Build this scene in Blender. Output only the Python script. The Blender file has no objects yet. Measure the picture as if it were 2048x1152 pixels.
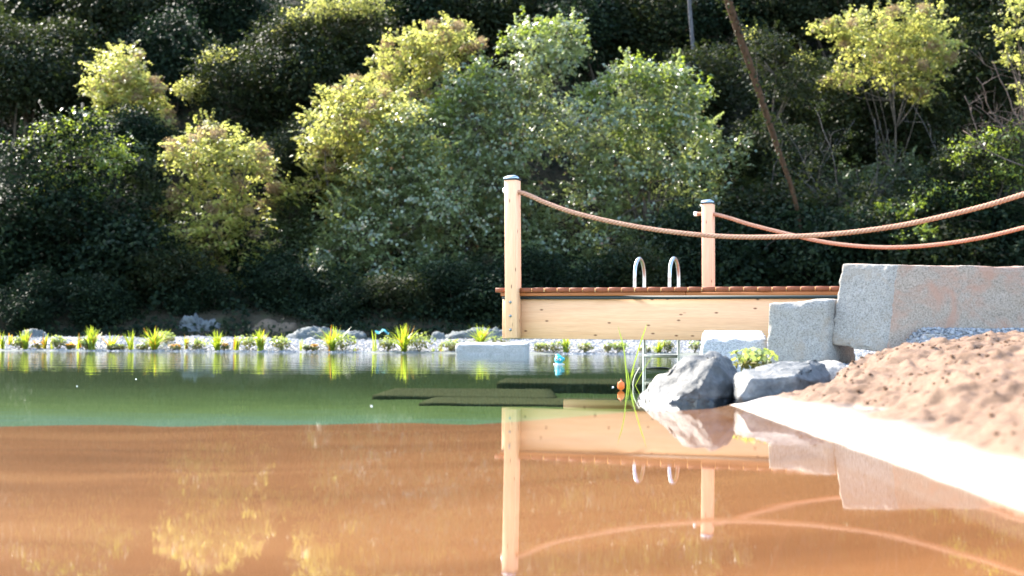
import bpy, math, random
import numpy as np
from mathutils import Vector, Matrix

scene = bpy.context.scene
COL = scene.collection

# ------------------------------------------------------------------ camera
FPX = 2844.4            # focal length in photo pixels (50 mm on 36 mm, 2048 px wide)
CAMZ = 0.418            # eye height above the water (z = 0)
PITCH = math.atan(79.0 / FPX)
ROLL = math.radians(0.35)
cp, sp = math.cos(PITCH), math.sin(PITCH)
FWD = Vector((0, cp, sp)); R0 = Vector((1, 0, 0)); U0 = Vector((0, -sp, cp))
RGT = R0 * math.cos(ROLL) + U0 * math.sin(ROLL)
UPV = U0 * math.cos(ROLL) - R0 * math.sin(ROLL)
CAM = Vector((0, 0, CAMZ))
cam = bpy.data.cameras.new('camera'); camo = bpy.data.objects.new('camera', cam); COL.objects.link(camo)
m = Matrix.Identity(4)
for i in range(3):
    m[i][0] = RGT[i]; m[i][1] = UPV[i]; m[i][2] = -FWD[i]; m[i][3] = CAM[i]
camo.matrix_world = m
cam.lens = 50; cam.sensor_width = 36; cam.clip_start = 0.05; cam.clip_end = 3000
cam.dof.use_dof = True; cam.dof.focus_distance = 12.4; cam.dof.aperture_fstop = 1.8
scene.camera = camo

# ------------------------------------------------------------------ world, sun, exposure
SUN_AZ = math.radians(-46)      # from +Y (away from the camera), negative = to the left
SUN_EL = math.radians(40)
w = bpy.data.worlds.new('World'); scene.world = w; w.use_nodes = True
wn = w.node_tree.nodes; wn.clear()
sky = wn.new('ShaderNodeTexSky'); sky.sky_type = 'NISHITA'; sky.sun_disc = False
sky.sun_elevation = SUN_EL; sky.sun_rotation = SUN_AZ
bg = wn.new('ShaderNodeBackground'); bg.inputs[1].default_value = 0.15
sky.dust_density = 1.2; sky.air_density = 1.0; sky.ozone_density = 0.3
wo = wn.new('ShaderNodeOutputWorld')
w.node_tree.links.new(sky.outputs[0], bg.inputs[0]); w.node_tree.links.new(bg.outputs[0], wo.inputs[0])
SUNV = Vector((math.sin(SUN_AZ) * math.cos(SUN_EL), math.cos(SUN_AZ) * math.cos(SUN_EL), math.sin(SUN_EL)))
sl = bpy.data.lights.new('sun', 'SUN'); sl.energy = 3.2; sl.angle = math.radians(0.5); sl.color = (1.0, 0.94, 0.84)
so = bpy.data.objects.new('sun', sl); COL.objects.link(so)
so.rotation_euler = SUNV.to_track_quat('Z', 'Y').to_euler(); so.location = (-30, 30, 40)
scene.view_settings.view_transform = 'Standard'; scene.view_settings.look = 'None'
scene.view_settings.gamma = 1; scene.view_settings.use_curve_mapping = False
scene.view_settings.exposure = 3.1
scene.render.engine = 'CYCLES'
scene.cycles.use_denoising = True
scene.cycles.max_bounces = 8; scene.cycles.diffuse_bounces = 3; scene.cycles.transmission_bounces = 4
scene.cycles.transparent_max_bounces = 12
scene.cycles.caustics_reflective = False; scene.cycles.caustics_refractive = False
scene.cycles.sample_clamp_indirect = 0.7

# ------------------------------------------------------------------ pixel <-> world
def ray(px, py):
    return FWD * FPX + RGT * (px - 1024) + UPV * (576 - py)
def at(px, py, Y):
    d = ray(px, py); return CAM + d * (Y / d.y)
def atz(px, py, z):
    d = ray(px, py); return CAM + d * ((z - CAMZ) / d.z)
def ppm(Y):                       # photo pixels per metre at distance Y
    return FPX / Y

# ------------------------------------------------------------------ helpers
rng = np.random.default_rng(7)
def srnd(seed): return np.random.default_rng(seed)

def _hash(ix, iy, iz, s):
    h = (ix * 374761393 + iy * 668265263 + iz * 2147483647 + s * 974711) & 0xffffffff
    h = ((h ^ (h >> 13)) * 1274126177) & 0xffffffff
    h = ((h ^ (h >> 16)) * 2246822519) & 0xffffffff
    return ((h ^ (h >> 15)) & 0xffff) / 65535.0
def vnoise(p, s=0):
    p = np.asarray(p, float); i = np.floor(p).astype(np.int64); f = p - i; f = f * f * (3 - 2 * f)
    out = 0
    for dx in (0, 1):
        for dy in (0, 1):
            for dz in (0, 1):
                wgt = (f[:, 0] if dx else 1 - f[:, 0]) * (f[:, 1] if dy else 1 - f[:, 1]) * (f[:, 2] if dz else 1 - f[:, 2])
                out = out + wgt * _hash(i[:, 0] + dx, i[:, 1] + dy, i[:, 2] + dz, s)
    return out * 2 - 1
def fbm(p, s=0, oct=4, gain=0.5):
    a, t, p = 1.0, 0.0, np.asarray(p, float)
    for o in range(oct):
        t = t + a * vnoise(p * (2 ** o) + 17.3 * o, s + o); a *= gain
    return t
def sstep(a, b, x):
    t = np.clip((x - a) / (b - a), 0, 1); return t * t * (3 - 2 * t)

def mesh_np(name, V, F, smooth=False):
    """V (n,3); F (m,k) array of equal polygons, or a list of such arrays"""
    Fs = [f for f in (F if isinstance(F, list) else [F]) if len(f)]
    me = bpy.data.meshes.new(name)
    V = np.asarray(V, np.float32); me.vertices.add(len(V)); me.vertices.foreach_set('co', V.ravel())
    idx = np.concatenate([np.asarray(f, np.int32).ravel() for f in Fs])
    tot = np.concatenate([np.full(len(f), np.asarray(f).shape[1], np.int32) for f in Fs])
    st = np.concatenate([[0], np.cumsum(tot)[:-1]]).astype(np.int32)
    me.loops.add(len(idx)); me.loops.foreach_set('vertex_index', idx)
    me.polygons.add(len(tot)); me.polygons.foreach_set('loop_start', st); me.polygons.foreach_set('loop_total', tot)
    if smooth: me.polygons.foreach_set('use_smooth', np.ones(len(tot), bool))
    me.update(calc_edges=True); me.validate(verbose=False)
    return me

class MB:
    """collects shapes and becomes ONE mesh object"""
    def __init__(s): s.V = []; s.F = {3: [], 4: []}; s.M = {3: [], 4: []}; s.n = 0
    def add(s, V, F, mat=0):
        V = np.asarray(V, float); F = np.asarray(F, int)
        s.V.append(V); s.F[F.shape[1]].append(F + s.n); s.M[F.shape[1]].append(np.full(len(F), mat, np.int32)); s.n += len(V)
    def box(s, x0, x1, y0, y1, z0, z1, ch=0.0, mat=0):
        if ch <= 0:
            V = [(x, y, z) for x in (x0, x1) for y in (y0, y1) for z in (z0, z1)]
            F = [(0, 1, 3, 2), (4, 6, 7, 5), (0, 4, 5, 1), (2, 3, 7, 6), (0, 2, 6, 4), (1, 5, 7, 3)]
            s.add(V, F, mat); return
        # chamfered box: 24 vertices
        c = np.array([(x0 + x1) / 2, (y0 + y1) / 2, (z0 + z1) / 2]); h = np.array([(x1 - x0) / 2, (y1 - y0) / 2, (z1 - z0) / 2])
        V = []; ids = {}
        for sx in (-1, 1):
            for sy in (-1, 1):
                for sz in (-1, 1):
                    for ax in range(3):
                        v = h * (sx, sy, sz); sg = np.array((sx, sy, sz), float)
                        for k in range(3):
                            if k != ax: v[k] -= sg[k] * ch
                        ids[(sx, sy, sz, ax)] = len(V); V.append(c + v)
        F4, F3 = [], []
        for ax in range(3):
            o = [k for k in range(3) if k != ax]
            for sg in (-1, 1):
                q = []
                for a, b in ((-1, -1), (1, -1), (1, 1), (-1, 1)):
                    k = [0, 0, 0]; k[ax] = sg; k[o[0]] = a; k[o[1]] = b; q.append(ids[(*k, ax)])
                F4.append(q)
            for a in (-1, 1):
                for b in (-1, 1):
                    k0 = [0, 0, 0]; k1 = [0, 0, 0]; k0[o[0]] = k1[o[0]] = a; k0[o[1]] = k1[o[1]] = b; k0[ax] = -1; k1[ax] = 1
                    F4.append([ids[(*k0, o[0])], ids[(*k1, o[0])], ids[(*k1, o[1])], ids[(*k0, o[1])]])
        for sx in (-1, 1):
            for sy in (-1, 1):
                for sz in (-1, 1): F3.append([ids[(sx, sy, sz, a)] for a in range(3)])
        n = s.n; s.add(V, F4, mat); s.F[3].append(np.array(F3) + n); s.M[3].append(np.full(len(F3), mat, np.int32))
    def tube(s, pts, rad, sides=6, mat=0, cap=True):
        P = np.asarray(pts, float); n = len(P); rad = np.broadcast_to(np.asarray(rad, float), (n,))
        T = np.gradient(P, axis=0); T /= np.linalg.norm(T, axis=1)[:, None] + 1e-9
        ref = np.array((0.13, 0.31, 0.94)) if abs(T[:, 2]).mean() < 0.9 else np.array((0.95, 0.2, 0.1))
        A = np.cross(T, ref); A /= np.linalg.norm(A, axis=1)[:, None] + 1e-9; B = np.cross(T, A)
        th = np.linspace(0, 2 * np.pi, sides, endpoint=False)
        V = (P[:, None] + rad[:, None, None] * (np.cos(th)[None, :, None] * A[:, None] + np.sin(th)[None, :, None] * B[:, None])).reshape(-1, 3)
        i = np.arange(n - 1)[:, None] * sides; j = np.arange(sides)[None]; k = (j + 1) % sides
        F = np.stack([i + j, i + k, i + sides + k, i + sides + j], -1).reshape(-1, 4)
        if cap:
            V = np.vstack([V, P[0], P[-1]]); a = len(V) - 2
            n0 = s.n; s.add(V, F, mat)
            jj = np.arange(sides); kk = (jj + 1) % sides; e = (n - 1) * sides
            F3 = np.vstack([np.stack([kk, jj, np.full(sides, a)], 1), np.stack([e + jj, e + kk, np.full(sides, a + 1)], 1)])
            s.F[3].append(F3 + n0); s.M[3].append(np.full(len(F3), mat, np.int32))
        else: s.add(V, F, mat)
    def ball(s, c, r, seg=12, ring=8, mat=0):
        th = np.linspace(0, np.pi, ring + 1); ph = np.linspace(0, 2 * np.pi, seg, endpoint=False)
        r = np.broadcast_to(np.asarray(r, float), (3,))
        V = np.stack([np.sin(th)[:, None] * np.cos(ph), np.sin(th)[:, None] * np.sin(ph), np.cos(th)[:, None] + 0 * ph], -1).reshape(-1, 3) * r + np.asarray(c, float)
        i = np.arange(ring)[:, None] * seg; j = np.arange(seg)[None]; k = (j + 1) % seg
        s.add(V, np.stack([i + j, i + seg + j, i + seg + k, i + k], -1).reshape(-1, 4), mat)
    def verts(s): return np.vstack(s.V)
    def build(s, name, mats, parent=None, smooth=False, origin=None, closed=True):
        V = s.verts()
        if parent is None and origin is None:
            origin = np.array([(V[:, 0].min() + V[:, 0].max()) / 2, (V[:, 1].min() + V[:, 1].max()) / 2, V[:, 2].min()])
        if origin is not None: V = V - np.asarray(origin)
        Fs, Ms = [], []
        for k in (3, 4):
            if s.F[k]: Fs.append(np.vstack(s.F[k])); Ms.append(np.concatenate(s.M[k]))
        me = mesh_np(name, V, Fs, smooth)
        me.polygons.foreach_set('material_index', np.concatenate(Ms))
        for mt in (mats if isinstance(mats, (list, tuple)) else [mats]): me.materials.append(mt)
        if len(me.polygons) < 40000 and closed: outward(me)
        return link(name, me, parent, origin)

def outward(me):
    import bmesh
    bm = bmesh.new(); bm.from_mesh(me); bmesh.ops.recalc_face_normals(bm, faces=bm.faces[:]); bm.to_mesh(me); bm.free(); me.update()
    return me

def link(name, me, parent=None, loc=None):
    o = bpy.data.objects.new(name, me); COL.objects.link(o)
    if loc is not None: o.location = Vector([float(a) for a in loc])
    if parent is not None: o.parent = parent
    return o
def tag(o, label=None, cat=None, group=None, kind=None):
    if label: o['label'] = label
    if cat: o['category'] = cat
    if group: o['group'] = group
    if kind: o['kind'] = kind
    return o
def thing(name, loc, label, cat, group=None, rz=0.0):
    o = bpy.data.objects.new(name, None); COL.objects.link(o); o.location = loc; o.rotation_euler = (0, 0, rz)
    o.empty_display_size = 0.2
    return tag(o, label, cat, group)
def copy_tree(root):
    r = root.copy(); COL.objects.link(r)
    for ch in list(root.children):
        c = ch.copy(); COL.objects.link(c); c.parent = r
        for g in list(ch.children):
            d = g.copy(); COL.objects.link(d); d.parent = c
    return r

# ------------------------------------------------------------------ materials
class Mat:
    def __init__(s, name):
        s.m = bpy.data.materials.new(name); s.m.use_nodes = True; s.nt = s.m.node_tree; s.nt.nodes.clear()
        s.out = s.n('ShaderNodeOutputMaterial')
    def n(s, t, **kw):
        nd = s.nt.nodes.new(t)
        for k, v in kw.items():
            if hasattr(nd, k): setattr(nd, k, v)
        return nd
    def l(s, a, b): s.nt.links.new(a, b)
    def coord(s, which='Object', scale=(1, 1, 1)):
        tc = s.n('ShaderNodeTexCoord'); mp = s.n('ShaderNodeMapping'); mp.inputs['Scale'].default_value = scale
        s.l(tc.outputs[which], mp.inputs[0]); return mp.outputs[0]
    def pos(s, scale=(1, 1, 1)):
        g = s.n('ShaderNodeNewGeometry'); mp = s.n('ShaderNodeMapping'); mp.inputs['Scale'].default_value = scale
        s.l(g.outputs['Position'], mp.inputs[0]); return mp.outputs[0]
    def noise(s, vec, scale, detail=4, rough=0.55, dist=0.0):
        t = s.n('ShaderNodeTexNoise'); t.inputs['Scale'].default_value = scale; t.inputs['Detail'].default_value = detail
        t.inputs['Roughness'].default_value = rough; t.inputs['Distortion'].default_value = dist
        s.l(vec, t.inputs['Vector']); return t.outputs[0]
    def voro(s, vec, scale, feature='F1'):
        t = s.n('ShaderNodeTexVoronoi'); t.feature = feature; t.inputs['Scale'].default_value = scale
        s.l(vec, t.inputs['Vector']); return t
    def ramp(s, fac, stops):
        r = s.n('ShaderNodeValToRGB'); e = r.color_ramp.elements
        while len(e) < len(stops): e.new(0.5)
        for i, (p, c) in enumerate(stops): e[i].position = p; e[i].color = (*c, 1) if len(c) == 3 else c
        s.l(fac, r.inputs[0]); return r.outputs[0]
    def mix(s, fac, a, b, mode='MIX'):
        x = s.n('ShaderNodeMix'); x.data_type = 'RGBA'; x.blend_type = mode
        for i, v in ((0, fac), (6, a), (7, b)):
            if hasattr(v, 'is_linked'): s.l(v, x.inputs[i])
            elif i == 0: x.inputs[0].default_value = v
            else: x.inputs[i].default_value = (*v, 1)
        return x.outputs[2]
    def math(s, op, a, b=None, c=None):
        x = s.n('ShaderNodeMath'); x.operation = op
        for i, v in enumerate((a, b, c)):
            if v is None: continue
            if hasattr(v, 'is_linked'): s.l(v, x.inputs[i])
            else: x.inputs[i].default_value = v
        return x.outputs[0]
    def bump(s, h, strength=0.3, dist=0.01):
        b = s.n('ShaderNodeBump'); b.inputs['Strength'].default_value = strength; b.inputs['Distance'].default_value = dist
        s.l(h, b.inputs['Height']); return b.outputs[0]
    def bsdf(s, color, rough=0.7, spec=0.3, metal=0.0, normal=None):
        p = s.n('ShaderNodeBsdfPrincipled')
        if hasattr(color, 'is_linked'): s.l(color, p.inputs['Base Color'])
        else: p.inputs['Base Color'].default_value = (*color, 1)
        if hasattr(rough, 'is_linked'): s.l(rough, p.inputs['Roughness'])
        else: p.inputs['Roughness'].default_value = rough
        p.inputs['Specular IOR Level'].default_value = spec; p.inputs['Metallic'].default_value = metal
        if normal is not None: s.l(normal, p.inputs['Normal'])
        return p.outputs[0]
    def done(s, sh): s.l(sh, s.out.inputs['Surface']); return s.m

def leaf_mat(name, stops, trans, tmix=0.45, rough=0.45, spec=0.4):
    M = Mat(name); g = M.n('ShaderNodeNewGeometry')
    col = M.ramp(g.outputs['Random Per Island'], stops)
    p = M.bsdf(col, rough, spec)
    t = M.n('ShaderNodeBsdfTranslucent')
    tc = M.mix(0.35, trans, col); M.l(tc, t.inputs[0])
    x = M.n('ShaderNodeMixShader'); x.inputs[0].default_value = tmix
    M.l(p, x.inputs[1]); M.l(t.outputs[0], x.inputs[2])
    return M.done(x.outputs[0])
L_YEL = leaf_mat('leaf_yellow', [(0, (.10, .13, .02)), (.45, (.16, .18, .035)), (.8, (.21, .19, .05)), (1, (.25, .15, .08))], (.58, .58, .14), .52)
L_SIL = leaf_mat('leaf_grey_green', [(0, (.042, .065, .022)), (.5, (.078, .108, .042)), (.9, (.13, .165, .07)), (.98, (.14, .12, .03)), (1, (.25, .06, .02))], (.44, .52, .15), .38, .36, 1.3)
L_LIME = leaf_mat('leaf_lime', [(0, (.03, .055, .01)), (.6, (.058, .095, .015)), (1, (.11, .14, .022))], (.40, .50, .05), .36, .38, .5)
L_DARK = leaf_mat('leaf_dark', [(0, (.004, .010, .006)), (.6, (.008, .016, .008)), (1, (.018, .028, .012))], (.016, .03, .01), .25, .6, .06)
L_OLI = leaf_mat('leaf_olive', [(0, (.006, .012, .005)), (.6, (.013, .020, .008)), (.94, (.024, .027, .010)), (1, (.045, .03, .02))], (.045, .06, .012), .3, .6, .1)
L_MID = leaf_mat('leaf_mid_green', [(0, (.016, .028, .010)), (.6, (.030, .046, .016)), (1, (.055, .07, .026))], (.10, .14, .03), .3, .5, .3)
L_PINK = leaf_mat('seed_pink', [(0, (.15, .11, .06)), (1, (.23, .16, .09))], (.42, .30, .14), .4, .6, .2)
L_REED = leaf_mat('reed_leaf', [(0, (.10, .15, .012)), (.6, (.15, .20, .018)), (1, (.2, .21, .025))], (.45, .55, .025), .5, .4, .4)
L_ORNG = leaf_mat('reed_leaf_orange', [(0, (.25, .12, .015)), (1, (.36, .19, .025))], (.55, .28, .025), .5, .45, .3)
L_PALE = leaf_mat('waterplant_leaf', [(0, (.08, .12, .02)), (.5, (.14, .18, .04)), (1, (.24, .27, .09))], (.42, .48, .08), .45, .45, .4)
L_DULL = leaf_mat('waterplant_leaf_dull', [(0, (.05, .06, .02)), (.6, (.09, .10, .03)), (1, (.16, .1, .03))], (.2, .2, .04), .35, .5, .3)

def bark(name, a, b):
    M = Mat(name); v = M.coord('Object', (1, 1, .25)); nz = M.noise(v, 14, 5, .65)
    return M.done(M.bsdf(M.ramp(nz, [(.3, a), (.7, b)]), .9, .1, 0, M.bump(nz, .6, .02)))
BARK = bark('bark_brown', (.03, .024, .018), (.085, .07, .055))
BARK_PALE = bark('bark_pale', (.03, .03, .031), (.085, .085, .09))
BARK_RED = bark('bark_reddish', (.03, .017, .010), (.072, .040, .023))

def wood(name, a, b, knots=True, rough=.65, stretch=(1.2, 22, 22), ks=(4.5, .01, 10), contrast=1.0):
    M = Mat(name); v = M.coord('Object', stretch)
    g = M.noise(v, 1.6, 6, .6, .4); g2 = M.noise(v, 9, 3, .6)
    c = M.ramp(g, [(.3, a), (.5, tuple((x + y) / 2 for x, y in zip(a, b))), (.72, b)])
    c = M.mix(.12, c, M.ramp(g2, [(.35, (.3, .2, .12)), (.6, (1, 1, 1))]), 'MULTIPLY')
    if knots:
        sx = M.n('ShaderNodeSeparateXYZ'); M.l(M.coord('Object', ks), sx.inputs[0]); cx = M.n('ShaderNodeCombineXYZ'); M.l(M.math('ADD', sx.outputs[0], sx.outputs[1]), cx.inputs[0]); M.l(sx.outputs[2], cx.inputs[1])
        kv = M.voro(cx.outputs[0], 1.0); kv.voronoi_dimensions = '2D'; rnd = M.ramp(kv.outputs['Color'], [(.45, (0, 0, 0)), (.5, (1, 1, 1))])
        kd = M.ramp(kv.outputs['Distance'], [(.035, (1, 1, 1)), (.06, (.6, .6, .6)), (.10, (0, 0, 0))])
        k = M.mix(1, kd, rnd, 'MULTIPLY'); c = M.mix(k, c, (.14, .055, .025))
    ck = M.noise(M.coord('Object', tuple(t * (.5 if t < 5 else 4) for t in stretch)), 1.3, 2, .5); c = M.mix(M.ramp(ck, [(.27, (.55, .55, .55)), (.33, (0, 0, 0))]), c, tuple(t * .45 for t in a))
    return M.done(M.bsdf(c, rough, .25, 0, M.bump(g2, .15, .003)))
W_BEAM = wood('spruce_beam', (.60, .315, .165), (.67, .38, .215))
W_POST = wood('spruce_post', (.66, .36, .20), (.72, .42, .25), True, .6, (18, 18, 1.2), (14, 14, 4))
W_DECK = wood('larch_board', (.15, .036, .012), (.23, .060, .020), False, .55, (20, 1.2, 20))
W_POST_RED = wood('larch_post', (.64, .315, .18), (.70, .37, .225), True, .6, (18, 18, 1.2), (14, 14, 4))
W_RAW = wood('raw_larch', (.70, .44, .22), (.78, .52, .28), False)
W_FASC = wood('larch_fascia', (.26, .082, .024), (.36, .12, .038), False, .55)

def metal(name, c, rough):
    M = Mat(name); nz = M.noise(M.coord('Object'), 60, 3)
    return M.done(M.bsdf(c, M.math('MULTIPLY_ADD', nz, .15, rough), .5, 1.0))
STEEL = metal('brushed_steel', (.36, .38, .40), .25)
STEEL_MATT = metal('ladder_steel', (.24, .25, .24), .4)
CAPM = metal('cap_chrome', (.30, .33, .36), .12)
CAPD = metal('cap_dark', (.05, .055, .06), .35)
def plain(name, c, rough=.6, spec=.4):
    M = Mat(name); nz = M.noise(M.coord('Object'), 18, 4)
    return M.done(M.bsdf(M.mix(.25, c, M.ramp(nz, [(.3, tuple(x * .6 for x in c)), (.7, c)])), rough, spec))
RUBBER = plain('rubber_strip', (.012, .02, .022), .6)
TEAL = plain('teal_plastic', (.01, .36, .42), .3, .5)
WHITE = plain('white_plastic', (.75, .76, .76), .35)
BLACK = plain('black_plastic', (.01, .012, .015), .3)
ORANGE = plain('orange_plastic', (.75, .15, .02), .35)
TARP = plain('teal_sheet', (.03, .22, .27), .5)

def rope_mat():
    M = Mat('manila_rope'); nz = M.noise(M.coord('Object'), 140, 3); n2 = M.noise(M.coord('Object'), 9, 3)
    c = M.ramp(nz, [(.3, (.28, .135, .08)), (.7, (.52, .30, .20))]); c = M.mix(.35, c, M.ramp(n2, [(.3, (.62, .5, .4)), (.7, (1, 1, 1))]), 'MULTIPLY')
    return M.done(M.bsdf(c, .85, .2, 0, M.bump(nz, .5, .004)))
ROPE = rope_mat()

def granite(name, base, stain=(.42, .25, .17), amount=.0, warm=.0, speck=.5):
    M = Mat(name); v = M.coord('Object')
    s1 = M.noise(v, 80, 3, .7); s2 = M.noise(v, 190, 2, .7); big = M.noise(v, 2.2, 5, .6)
    lo = tuple(x * (1 - speck) for x in base); hi = tuple(min(.75, x * 1.28) for x in base)
    c = M.ramp(s1, [(.36, lo), (.47, base), (.66, hi)])
    c = M.mix(.4, c, M.ramp(s2, [(.36, (.25, .24, .24)), (.5, (1, 1, 1))]), 'MULTIPLY')
    c = M.mix(.3, c, M.ramp(big, [(.3, (.6, .62, .64)), (.65, (1.05, 1.02, 1))]), 'MULTIPLY')
    if amount > 0:
        st = M.noise(v, 3.1, 6, .62, .6)
        c = M.mix(M.ramp(st, [(.62 - amount * .3, (0, 0, 0)), (.70 - amount * .2, (.75, .75, .75))]), c, stain, 'MIX' if warm else 'MIX')
    return M.done(M.bsdf(c, .8, .25, 0, M.bump(M.mix(.5, s1, s2), .55, .006)))
GRAN = granite('granite_grey', (.235, .215, .185), (.22, .175, .13), .38, speck=.38)
GRAN_PINK = granite('granite_pink_stain', (.25, .20, .155), (.28, .15, .10), .6, speck=.38)
GRAN_PALE = granite('granite_pale', (.28, .275, .26), speck=.38)
def boulder_mat(name, k):
    M = Mat(name); v = M.coord('Object'); g = M.pos()
    a = M.noise(v, 7, 7, .62, .5); b = M.noise(v, 45, 4, .6)
    c = M.ramp(a, [(.3, (.026 * k, .027 * k, .026 * k)), (.5, (.05 * k, .05 * k, .047 * k)), (.7, (.10 * k, .096 * k, .088 * k))])
    c = M.mix(.5, c, M.ramp(b, [(.35, (.45, .45, .47)), (.6, (1, 1, 1))]), 'MULTIPLY')
    sep = M.n('ShaderNodeSeparateXYZ'); M.l(g, sep.inputs[0])
    hz = M.math('ADD', sep.outputs[2], M.math('MULTIPLY', M.noise(v, 9, 3), .03))
    wet = M.ramp(hz, [(.045, (1, 1, 1)), (.065, (0, 0, 0))])
    c = M.mix(wet, c, (.018, .02, .022))
    return M.done(M.bsdf(c, M.mix(wet, (.75, .75, .75), (.25, .25, .25)), .35, 0, M.bump(M.mix(.4, a, b), .7, .02)))
BOULDER = boulder_mat('dark_boulder', 1.0); BOULDER_GREY = boulder_mat('grey_boulder', 1.7)

# ------------------------------------------------------------------ terrain
def grid(xs, ys, zf, name, mat, kind='structure', smooth=True):
    X, Y = np.meshgrid(xs, ys); x, y = X.ravel(), Y.ravel(); z = zf(x, y)
    nx, ny = len(xs), len(ys); i = np.arange(ny - 1)[:, None] * nx; j = np.arange(nx - 1)[None]
    F = np.stack([i + j, i + j + 1, i + nx + j + 1, i + nx + j], -1).reshape(-1, 4)
    me = mesh_np(name, np.stack([x, y, z], 1), F, smooth); me.materials.append(mat)
    return tag(link(name, me), kind=kind)
def P2(x, y, s): return np.stack([x * s, y * s, np.zeros_like(x)], 1)

SHORE = 22.9
def hillz(x, y):
    x = np.asarray(x, float); y = np.asarray(y, float)
    z = 0.10 + 0.36 * np.clip(y - 26.6, 0, 4.2) + 0.84 * np.clip(y - 30.8, 0, 7.2) + 0.95 * np.clip(y - 38, 0, 24)  # unseen upper slope, its steepness shaped for the shade it casts below
    z = z + (fbm(P2(x, y, .16), 3, 3) * 1.1) * sstep(29, 42, y) + fbm(P2(x, y, .9), 5, 3) * .12 * sstep(26.5, 29, y)
    z = z - 1.2 * np.clip(y - 64, 0, 40)
    return z
def bankz(x, y):
    n = fbm(P2(x, y, 1.3), 11, 3) * .03
    z = np.where(y < 24.5, (y - SHORE) * .13, .208 - (y - 24.5) * .10)
    z = np.maximum(z, np.where(y > 24.5, .08, -9)); z = z + n * sstep(22.9, 23.6, y) + .006 * fbm(P2(x, y, 9), 12, 2)
    return np.where(y > 26.6, z + (y - 26.6) * .2, z)
def sandz(x, y):
    base = .25 * (x - 1.2) + .018 * np.sin(y * 1.7 + 1) * sstep(1.2, 1.6, x)
    base = np.where(base < 0, base * .8, base)
    base = -np.log(np.exp(-base * 22) + np.exp(-.37 * 22)) / 22
    back = 7.75 + 1.0 * sstep(1.6, 2.5, x) + .15 * sstep(2.5, 4, x) + .12 * fbm(P2(x, y * 0, 1.5), 8, 2)
    base = base - .42 * np.clip(y - back, 0, 9)
    rough = sstep(.045, .10, base)
    l1 = fbm(P2(x, y, 2.4), 21, 3) * .045; l2 = np.abs(fbm(P2(x + y * .3, y * 1.4, 6.5), 23, 3)); l3 = fbm(P2(x, y, 26), 25, 3)
    return base + rough * (l1 + (.5 - l2) * .034 + l3 * .012) + (1 - rough) * .0015 * fbm(P2(x, y, 5), 27, 2)

def ground_mat():
    M = Mat('dry_earth'); v = M.pos(); a = M.noise(v, .8, 6); b = M.noise(v, 14, 4)
    c = M.ramp(a, [(.3, (.16, .12, .08)), (.6, (.22, .18, .12)), (.75, (.09, .11, .04))])
    return M.done(M.bsdf(c, .9, .1, 0, M.bump(b, .5, .03)))
def groundz(x, y):
    d = np.maximum(np.maximum(np.abs(x) - 19, y - 26), -2.2 - y)
    return -1.6 + 1.85 * sstep(0, 1.6, d) + .06 * fbm(P2(x, y, .3), 31, 3)
gx = np.concatenate([-np.geomspace(700, 24, 14), np.linspace(-23, 23, 70), np.geomspace(24, 700, 14)])
gy = np.concatenate([-np.geomspace(700, 8, 16), np.linspace(-7, 29, 60), np.geomspace(30, 700, 14)])
grid(gx, gy, lambda x, y: groundz(x, y) - 3 * sstep(27, 34, y) * (np.abs(x) < 65) , 'ground', ground_mat())

def bed_mat():
    M = Mat('pond_bed_silt'); g = M.pos(); v = M.pos((.25, 1.6, 1)); n = M.noise(v, 1.1, 5, .6, .5); n2 = M.noise(M.pos((.35, 2.2, 1)), 2.6, 4)
    sep = M.n('ShaderNodeSeparateXYZ'); M.l(g, sep.inputs[0])
    deep = M.math('MULTIPLY_ADD', n, .05, M.math('MULTIPLY_ADD', sep.outputs[2], -1.0, -.025))       # depth with a wavy limit
    clay = M.ramp(n, [(.3, (.108, .040, .015)), (.5, (.148, .058, .023)), (.7, (.178, .077, .032))])
    yz = M.math('MULTIPLY_ADD', n2, 5.0, M.math('ADD', sep.outputs[1], -2.5))
    zone = M.n('ShaderNodeMapRange'); zone.inputs['From Min'].default_value = 11.0; zone.inputs['From Max'].default_value = 19.0; M.l(yz, zone.inputs['Value'])
    algae = M.ramp(zone.outputs[0], [(0, (.075, .135, .105)), (.14, (.070, .125, .075)), (.32, (.068, .112, .034)), (.6, (.044, .078, .024)), (1, (.026, .048, .016))])
    far = M.n('ShaderNodeMapRange'); far.inputs['From Min'].default_value = 11.5; far.inputs['From Max'].default_value = 12.5; M.l(sep.outputs[1], far.inputs['Value'])
    shal = M.n('ShaderNodeMapRange'); shal.inputs['From Min'].default_value = -.22; shal.inputs['From Max'].default_value = -.02; M.l(sep.outputs[2], shal.inputs['Value'])
    algae = M.mix(M.math('MULTIPLY', far.outputs[0], shal.outputs[0]), algae, (.10, .105, .09))
    f1 = M.ramp(deep, [(.19, (0, 0, 0)), (.225, (1, 1, 1))])
    return M.done(M.bsdf(M.mix(M.math('MAXIMUM', f1, far.outputs[0]), clay, algae), .9, .05))
def bedz(x, y):
    edge = 8.6 + .115 * x + .30 * fbm(P2(x, y * 0, .5), 41, 3) + .12 * fbm(P2(x, y * 0, 2.1), 43, 3)     # the shallow clay shelf drops off here
    z = -.12 - .006 * np.clip(y, 0, 9) - .21 * sstep(0, 1.3, y - edge) + .40 * sstep(17.5, 23.6, y)
    z = z + .02 * fbm(P2(x, y, 1.0), 42, 3)
    beach = .10 * (x - 1.2) - .012
    beach = np.minimum(beach, -.012) - .42 * np.clip(y - 8.2, 0, 9)
    return np.log(np.exp(z * 40) + np.exp(beach * 40)) / 40
grid(np.concatenate([np.linspace(-19.5, -4, 40), np.linspace(-3.8, 4, 90), np.linspace(4.3, 19.5, 30)]), np.linspace(-2.2, 23.6, 130), bedz, 'pond_bed', bed_mat())

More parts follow.
